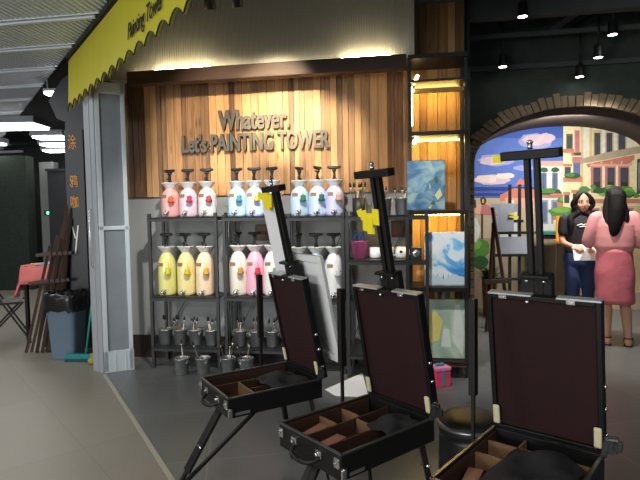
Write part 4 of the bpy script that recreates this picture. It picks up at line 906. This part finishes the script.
track(3.545, -.6, 3.4, 1.2, 3.38, 'black ceiling track beside the timber panel')
track(4.81, -.6, 4.17, 1.35, 3.36, 'black ceiling track running to the arch crown')
for i, s in enumerate((.85, 1.08)):
    p = SP(s, -.5, 3.12); t = thing('spotlight', ('black spotlight over the header, nearer the awning', 'black spotlight over the header, farther from the awning')[i], 'spotlight', p, WA, 'header spotlights')
    m = MB(); m.tube([(0, 0, .15), (0, .06, .0)], [.04, .045], 16); m.build('can', black, t); m = MB(); m.tube([(0, 0, .1), (0, 0, .41)], .012, 8); m.build('stem', black, t)

# ------------------------------------------------------------------ people
skin = mat('skin', srgb(200, 150, 122), .55, 0, .06, 12); hairm = mat('black hair', srgb(17, 13, 13), .55, 0, .5, 6, .5, 30, (14, 14, .8), spec=.25); lip = mat('lips', srgb(170, 80, 80), .5); eyew = mat('eye white', srgb(225, 220, 215), .4); iris = mat('dark eye', srgb(24, 18, 16), .3); brow = mat('brow', srgb(40, 28, 24), .8)
def head(mb, c, f, tilt=0):
    """head of one face: c centre of the skull, f facing unit vector"""
    f = Vector(f).normalized(); r_ = f.cross(Vector((0, 0, 1))).normalized(); u_ = Vector((0, 0, 1)); Mh = Matrix((r_, f, u_)).transposed(); c = Vector(c)
    H = lambda x, y, z: c + Mh @ Vector((x, y, z))
    mb.ell(H(0, -.012, .025), (.074, .09, .088), 24, 16, Mh); mb.ell(H(0, .022, -.035), (.06, .066, .078), 22, 14, Mh); mb.ell(H(0, .06, -.088), (.024, .022, .02), 14, 8, Mh)
    mb.limb([H(0, .082, .012), H(0, .097, -.016), H(0, .102, -.03)], [.009, .011, .014], 10, 3); mb.ell(H(-.012, .09, -.034), (.009, .009, .007), 8, 6, Mh); mb.ell(H(.012, .09, -.034), (.009, .009, .007), 8, 6, Mh)
    mb.ell(H(0, .082, -.06), (.022, .012, .006), 12, 8, Mh); mb.ell(H(0, .08, -.069), (.02, .012, .006), 12, 8, Mh)
    for sx in (-1, 1):
        mb.ell(H(sx * .034, .07, .018), (.02, .014, .009), 10, 8, Mh); mb.ell(H(sx * .076, -.008, -.006), (.01, .02, .032), 10, 8, Mh); mb.ell(H(sx * .04, .055, -.03), (.026, .024, .022), 10, 8, Mh)
    return H, Mh
def face_parts(parent, H, Mh, nm=('eye', 'brow')):
    for sx in (-1, 1):
        m = MB(); m.ell(H(sx * .032, .076, .004), (.014, .007, .0062), 12, 8, Mh); m.mi = 1; m.ell(H(sx * .032, .081, .004), (.0062, .004, .0062), 10, 6, Mh); m.build('eye', [eyew, iris], parent)
        m = MB(); m.limb([H(sx * .018, .084, .022), H(sx * .034, .082, .027), H(sx * .05, .072, .022)], [.003, .0035, .002], 8, 3); m.build('eyebrow', brow, parent)
    m = MB(); m.limb([H(-.021, .085, -.063), H(-.006, .0935, -.059), H(0, .093, -.06), H(.006, .0935, -.059), H(.021, .085, -.063)], [.0025, .0045, .004, .0045, .0025], 8, 3); m.limb([H(-.018, .085, -.066), H(0, .092, -.07), H(.018, .085, -.066)], [.002, .005, .002], 8, 3); m.build('lips', lip, parent)
def hand(mb, wrist, d, palm_n, curl=.5, size=1):
    """palm with four unequal bent fingers and a thumb leaving its side"""
    d = Vector(d).normalized(); n = Vector(palm_n); n = (n - d * n.dot(d)).normalized(); s = d.cross(n); W_ = Vector(wrist); k = size
    kn = [(-.03, .078, .062), (-.01, .084, .07), (.01, .082, .066), (.029, .074, .052)]
    for x, l, _ in kn: mb.limb([W_ + s * x * .5 * k, W_ + s * x * .9 * k + d * .045 * k, W_ + s * x * k + d * l * k], [.013 * k, .0125 * k, .0105 * k], 10, 3)
    for x, l, fl_ in kn:
        p = W_ + s * x * k + d * l * k; a = curl * .6; pts = [p]; 
        for seg, da in ((.45, .0), (.32, .7), (.24, .6)):
            a += curl * da; p = p + (d * math.cos(a) + n * math.sin(a)) * fl_ * seg * k * 1.05; pts.append(p)
        mb.limb(pts, [.0098 * k, .009 * k, .0082 * k, .0068 * k], 8, 3)
    p = W_ + s * -.022 * k + d * .022 * k; v = (s * -.75 + d * .6 + n * .35).normalized()
    mb.limb([p, p + v * .034 * k, p + (v * .034 + (d * .8 - s * .3 + n * (.3 + curl * .4)).normalized() * .03) * k, p + (v * .034 + (d * .8 - s * .3 + n * (.3 + curl * .4)).normalized() * .03 + (d + n * .5).normalized() * .022) * k], [.013 * k, .0115 * k, .0098 * k, .0075 * k], 8, 3)
def foot(mb, ank, d, k=1):
    d = Vector(d).normalized(); A = Vector(ank); s = d.cross(Vector((0, 0, 1)))
    g = lambda f_, z, x=0: Vector((A.x, A.y, 0)) + d * f_ + s * x + Vector((0, 0, z))
    mb.limb([A, g(-.025, .035), g(.05, .042), g(.12, .026), g(.165, .017)], [.034, .034, .034, .03, .016], 12, 4)
    mb.limb([g(.06, .028, .018), g(.13, .02, .024), g(.16, .014, .022)], [.026, .022, .013], 10, 3); mb.limb([g(.06, .028, -.018), g(.125, .02, -.022), g(.148, .014, -.022)], [.026, .02, .012], 10, 3)
def body(mb, j):
    """one continuous figure from joint positions"""
    mb.limb([j['pelvis'], j['waist'], j['chest'], j['neckb']], [.112, .1, .115, .06], 20, 6)
    mb.ell(j['pelvis'], (.165, .115, .1), 20, 12); mb.ell(Vector(j['chest']), (.15, .1, .12), 20, 12); mb.limb([j['neckb'], j['headb']], [.05, .048], 14, 4)
    for s_ in 'LR':
        mb.limb([j['neckb'] - Vector((0, 0, .02)), j['sh' + s_]], [.055, .05], 12, 3); mb.limb([j['sh' + s_], j['el' + s_], j['wr' + s_]], [.048, .036, .025], 14, 6)
        mb.limb([j['hip' + s_], (j['hip' + s_] + j['kn' + s_]) / 2, j['kn' + s_]], [.09, .074, .054], 16, 5); mb.limb([j['kn' + s_], j['kn' + s_] * .68 + j['an' + s_] * .32 + j['back'] * .018, j['an' + s_]], [.052, .054, .034], 14, 6)
V = Vector

# --- woman in pink, seen from behind (faces +Y, turned a little towards the other woman)
pl = thing('person', 'woman in pink blouse and rose skirt with long black hair, back turned', 'person', (3.09, 5.45, 0), -.3)
f = V((-.1, 1, 0)).normalized(); bkd = V((.1, -1, 0)).normalized()
j = dict(pelvis=V((0, 0, .93)), waist=V((0, .0, 1.07)), chest=V((.0, .0, 1.27)), neckb=V((0, -.012, 1.385)), headb=V((-.005, .01, 1.47)),
    shL=V((-.17, 0, 1.345)), elL=V((-.235, .02, 1.10)), wrL=V((-.19, .22, 1.10)), shR=V((.17, 0, 1.345)), elR=V((.25, -.01, 1.10)), wrR=V((.17, .2, 1.08)),
    hipL=V((-.09, 0, .88)), knL=V((-.07, .01, .47)), anL=V((-.06, 0, .075)), hipR=V((.09, 0, .88)), knR=V((.1, .0, .47)), anR=V((.135, -.03, .075)), back=bkd)
m = MB(); body(m, j); H, Mh = head(m, (-.008, .02, 1.545), (-.35, 1, 0))
hand(m, j['wrL'], (.35, 1, .05), (.6, 0, -.5), .8); hand(m, j['wrR'], (-.5, .8, .05), (-.5, 0, -.5), .8); foot(m, j['anL'], (-.15, 1, 0)); foot(m, j['anR'], (.25, 1, 0))
o = link('body', fuse(m, .0065, 3), skin, pl); face_parts(pl, H, Mh)
m = MB(); m.limb([H(0, -.02, .03), H(0, -.02, .045)], [.092, .09], 20, 3); m.ell(H(0, -.035, .02), (.09, .095, .105), 24, 14, Mh)
m.limb([H(0, -.07, .02), (0.0, -.085, 1.42), (-.015, -.105, 1.3), (-.03, -.11, 1.2), (-.045, -.1, 1.14)], [.085, .082, .07, .052, .018], 18, 6)
m.limb([H(.06, -.02, .0), (.075, -.05, 1.42), (.085, -.085, 1.32), (.07, -.1, 1.24)], [.045, .045, .034, .012], 14, 5); m.limb([H(-.06, -.02, .0), (-.08, -.04, 1.42), (-.08, -.08, 1.3), (-.07, -.1, 1.17)], [.045, .045, .038, .014], 14, 5)
link('hair', fuse(m, .007, 5), hairm, pl)
pinkb = mat('pink blouse cloth', srgb(226, 150, 150), .75, 0, .07, 9, .35, 14); rosem = mat('rose skirt cloth', srgb(206, 108, 118), .7, 0, .12, 12, .4, 16)
m = MB(); m.loft([(0, 0, .985, .155, .118, 2.3), (0, 0, 1.0, .172, .13, 2.3), (0, 0, 1.05, .19, .142, 2.3), (0, 0, 1.15, .192, .14, 2.3), (0, 0, 1.27, .19, .132, 2.2), (0, -.003, 1.33, .175, .115, 2.1), (0, -.008, 1.375, .12, .09, 2), (0, -.01, 1.4, .075, .072, 2), (0, -.01, 1.412, .062, .062, 2)], 36)
for s_, sx in (('L', -1), ('R', 1)): e_ = j['el' + s_]; m.limb([(sx * .12, 0, 1.335), j['sh' + s_], j['sh' + s_] * .5 + e_ * .5, e_ * .9 + j['wr' + s_] * .1, e_ * .62 + j['wr' + s_] * .38], [.06, .072, .078, .075, .06], 18, 5)
link('blouse', fuse(m, .008, 4), pinkb, pl)
m = MB(); rg = []
for i in range(14):
    z = 1.03 - i * (1.03 - .45) / 13; k_ = i / 13; rg.append((.012 * k_, 0, z, .16 + .034 * min(1, k_ * 2.4) - .012 * k_, .136 + .014 * min(1, k_ * 2.2), 2.2))
m.loft(rg, 40, False)
for i, v in enumerate(m.bm.verts):
    a = math.atan2(v.co.y, v.co.x); kz = (1.03 - v.co.z) / .6; q = 1 + .018 * kz * math.sin(a * 7 + kz * 2) + .01 * math.sin(kz * 16 + a * 2); v.co.x *= q; v.co.y *= q
o = m.build('skirt', rosem, pl); so = o.modifiers.new('Solidify', 'SOLIDIFY'); so.thickness = .006
sand = mat('dark sandal strap', srgb(56, 40, 38), .6)
for s_, fd in (('L', V((-.15, 1, 0)).normalized()), ('R', V((.25, 1, 0)).normalized())):
    A_ = j['an' + s_]; sd = fd.cross(V((0, 0, 1))); g = V((A_.x, A_.y, 0)); m = MB()
    m.limb([g - fd * .05 + V((0, 0, .006)), g + fd * .06 + V((0, 0, .006)), g + fd * .17 + V((0, 0, .006))], [.006, .006, .006], 8, 2)
    q = [g + fd * -.06, g + fd * -.03 + sd * .036, g + fd * .08 + sd * .04, g + fd * .15 + sd * .036, g + fd * .185, g + fd * .15 - sd * .036, g + fd * .08 - sd * .04, g + fd * -.03 - sd * .036]; m.prism([p + V((0, 0, .001)) for p in q], (0, 0, .012))
    for fo, r0, zz in ((.0, .042, .085), (.1, .046, .03)): m.tube([g + fd * fo + sd * r0 * math.cos(a) * .95 + fd * 0.0 + (V((0, 0, zz + .04 * math.sin(a))) if fo > .05 else fd * r0 * math.sin(a) + V((0, 0, zz))) for a in [2 * PI * i_ / 14 for i_ in range(15)]], .006, 6)
    m.build('sandal', sand, pl)

# --- woman in black tee and jeans, facing the camera
pd = thing('person', 'long haired woman in black shirt and blue jeans holding a white board', 'person', (3.0, 5.98, 0), -.25)
f = V((.12, -1, 0)).normalized()
j = dict(pelvis=V((0, 0, .93)), waist=V((0, 0, 1.06)), chest=V((0, 0, 1.25)), neckb=V((.0, .01, 1.365)), headb=V((.01, -.005, 1.44)),
    shL=V((-.165, 0, 1.325)), elL=V((-.2, -.03, 1.09)), wrL=V((-.13, -.225, 1.03)), shR=V((.165, 0, 1.325)), elR=V((.2, -.03, 1.09)), wrR=V((.11, -.215, 1.0)),
    hipL=V((-.085, 0, .88)), knL=V((-.075, -.02, .47)), anL=V((-.07, .01, .075)), hipR=V((.085, 0, .88)), knR=V((.085, -.01, .47)), anR=V((.09, .02, .075)), back=V((0, 1, 0)))
m = MB(); body(m, j); H, Mh = head(m, (.015, -.012, 1.52), (.05, -1, -.05))
hand(m, j['wrL'], (.6, -.8, -.1), (.5, .2, -.6), .9); hand(m, j['wrR'], (-.6, -.8, -.1), (-.5, .2, -.6), .9)
link('body', fuse(m, .0065, 3), skin, pd); face_parts(pd, H, Mh)
m = MB(); m.ell(H(0, -.035, .035), (.088, .09, .098), 24, 14, Mh); m.ell(H(0, -.05, -.02), (.088, .075, .12), 20, 12, Mh)
for sx in (-1, 1): m.limb([H(sx * .03, .035, .1), H(sx * .078, .035, .04), H(sx * .088, .005, -.05), (sx * .1, -.055, 1.36), (sx * .115, -.09, 1.26), (sx * .12, -.1, 1.16)], [.02, .03, .036, .04, .036, .014], 14, 5)
m.limb([H(0, -.06, .0), (0, .075, 1.38), (0, .1, 1.22)], [.085, .09, .05], 16, 5); link('hair', fuse(m, .007, 4), hairm, pd)
teem = mat('black tee cloth', srgb(30, 30, 36), .8, 0, .15, 9, .3, 14); jeanm = mat('blue denim', srgb(44, 62, 104), .8, 0, .25, 18, .25, 40)
m = MB(); m.loft([(0, 0, .93, .158, .12, 2.3), (0, 0, .95, .172, .13, 2.3), (0, 0, 1.06, .16, .122, 2.3), (0, 0, 1.2, .17, .128, 2.2), (0, 0, 1.29, .172, .12, 2.2), (0, .004, 1.34, .13, .092, 2), (0, .008, 1.375, .07, .068, 2)], 36)
for s_, sx in (('L', -1), ('R', 1)): m.limb([(sx * .11, 0, 1.315), j['sh' + s_], j['sh' + s_] * .4 + j['el' + s_] * .6], [.058, .066, .06], 16, 5)
link('tee_shirt', fuse(m, .008, 4), teem, pd)
me = fit_text(text_mesh('~ ww ~', .1, .001), .12, .03); m = MB(); m.limb([(-.06, -.128, 1.26), (-.02, -.134, 1.275), (.0, -.135, 1.262), (.03, -.134, 1.277), (.06, -.128, 1.264)], [.006] * 5, 8, 4); m.limb([(-.035, -.132, 1.245), (.03, -.133, 1.25)], [.005] * 2, 8, 3); m.build('shirt_print', white, pd)
m = MB(); m.loft([(0, 0, .98, .156, .115, 2.2), (0, 0, .93, .174, .128, 2.2), (0, 0, .85, .182, .13, 2.2), (0, 0, .8, .17, .12, 2.2)], 30)
for s_ in 'LR': m.limb([j['hip' + s_], (j['hip' + s_] + j['kn' + s_]) / 2, j['kn' + s_], (j['kn' + s_] + j['an' + s_]) / 2, j['an' + s_] + V((0, 0, .03))], [.1, .085, .067, .064, .056], 18, 5)
link('jeans', fuse(m, .008, 4), jeanm, pd)
for s_ in 'LR':
    A_ = j['an' + s_]; m = MB(); m.limb([(A_.x, A_.y + .05, .05), (A_.x, A_.y - .05, .045), (A_.x, A_.y - .16, .035)], [.045, .045, .034], 14, 4); me = fuse(m, .007, 2); link('shoe', me, mat('white trainer', srgb(200, 200, 200), .6), pd)
m = MB(); m.box((0, 0, 0), (.27, .014, .19), Matrix.Rotation(-.5, 3, 'X')); o = m.build('white_board', paperw, loc=(2.93, 5.70, .965), rz=-.25); tag(o, 'white board held at waist height by the woman in black', 'board')

# ------------------------------------------------------------------ light
sc = bpy.context.scene
wd = bpy.data.worlds.new('World'); sc.world = wd; wd.use_nodes = True; wd.node_tree.nodes['Background'].inputs[0].default_value = (.8, .9, 1, 1); wd.node_tree.nodes['Background'].inputs[1].default_value = .13
def area(name, loc, size, power, col, rot=(0, 0, 0), sy=None):
    l = bpy.data.lights.new(name, 'AREA'); l.energy = power; l.color = col; l.size = size
    if sy: l.shape = 'RECTANGLE'; l.size_y = sy
    o = bpy.data.objects.new(name, l); C.objects.link(o); o.location = loc; o.rotation_euler = rot; return o
def spot(name, loc, target, power, ang, col, blend=.6, rad=.04):
    l = bpy.data.lights.new(name, 'SPOT'); l.energy = power; l.color = col; l.spot_size = R(ang); l.spot_blend = blend; l.shadow_soft_size = rad
    o = bpy.data.objects.new(name, l); C.objects.link(o); o.location = loc; o.rotation_euler = (V(target) - V(loc)).to_track_quat('-Z', 'Y').to_euler(); return o
cool = (.92, .97, 1)
area('mall light', (-3.2, 1.2, 2.95), 1.2, 75, (1, .98, .93), sy=.5)
area('mall light', (-4.2, 4.3, 2.95), 1.2, 45, (1, .98, .93), sy=.5)
area('mall light', (-4.2, 7.4, 2.85), 1.2, 14, (1, .98, .95), sy=.5)
area('mall light', (-2.0, -2.0, 2.95), 1.2, 90, (1, .98, .93), sy=.5)
area('shop light', (1.6, -1.5, 3.3), 1.2, 50, (1, .97, .92), sy=.5)
warm = (1, .82, .55)
spot('sign spot', SP(1.35, -1.7, 2.85), SP(.62, .34, 2.3), 330, 34, warm, .8)
spot('sign spot', SP(1.4, -1.7, 2.85), SP(1.25, .34, 2.4), 750, 28, warm, .9)
spot('sign spot', SP(1.75, -1.7, 2.85), SP(1.66, .34, 2.12), 330, 26, warm, .8)
spot('rack spot', SP(1.3, -1.5, 3.1), SP(.4, .15, 1.35), 280, 44, (1, .96, .9), .9)
spot('rack spot', SP(1.7, -1.5, 3.1), SP(1.4, .15, 1.25), 280, 46, (1, .96, .9), .9)
area('mall ceiling fill', (-5.5, -5.0, 1.6), 4.0, 360, (.95, .98, 1), (R(112), 0, R(-32)), 2.2)  # added area light out of view, lifts the mall ceiling, door and floor
for z in (2.53, 2.08, 1.41): area('cabinet lamp', SP(2.68, .2, z), .36, 3.2, (1, .66, .16), (R(-18), 0, WA), .06)
spot('cabinet front fill', SP(2.3, -1.4, 3.2), SP(2.7, .05, 1.0), 260, 42, (1, .96, .9), .8)  # added spot without a fixture, brightens the cabinet paintings
spot('paper fill', SP(1.6, -1.3, 3.2), (.25, 4.3, 0), 160, 16, (1, .97, .93), .5)  # narrow spot added only to brighten the paper sheet
area('alcove fill', SP(4.3, 2.0, 2.5), .5, 48, (1, .97, .9), (R(38), 0, WA), .3)  # hidden area light added inside the vault to brighten the mural
spot('track spot', SP(4.35, .8, 3.05), (3.1, 5.5, 1.0), 270, 70, (1, .96, .9), .7)
spot('track spot', SP(4.295, 1.0, 2.9), (3.1, 5.95, 1.2), 50, 50, (1, .96, .9), .7)
spot('track spot', SP(3.41, 1.1, 2.9), (2.3, 5.2, 0), 70, 60, (1, .96, .9), .7)
spot('track spot', (1.88, 4.83, 3.19), (2.4, 4.5, 0), 60, 70, (1, .96, .9), .7)

vs = sc.view_settings; vs.view_transform = 'Standard'; vs.look = 'None'; vs.exposure = 0; vs.gamma = 1; vs.use_curve_mapping = False
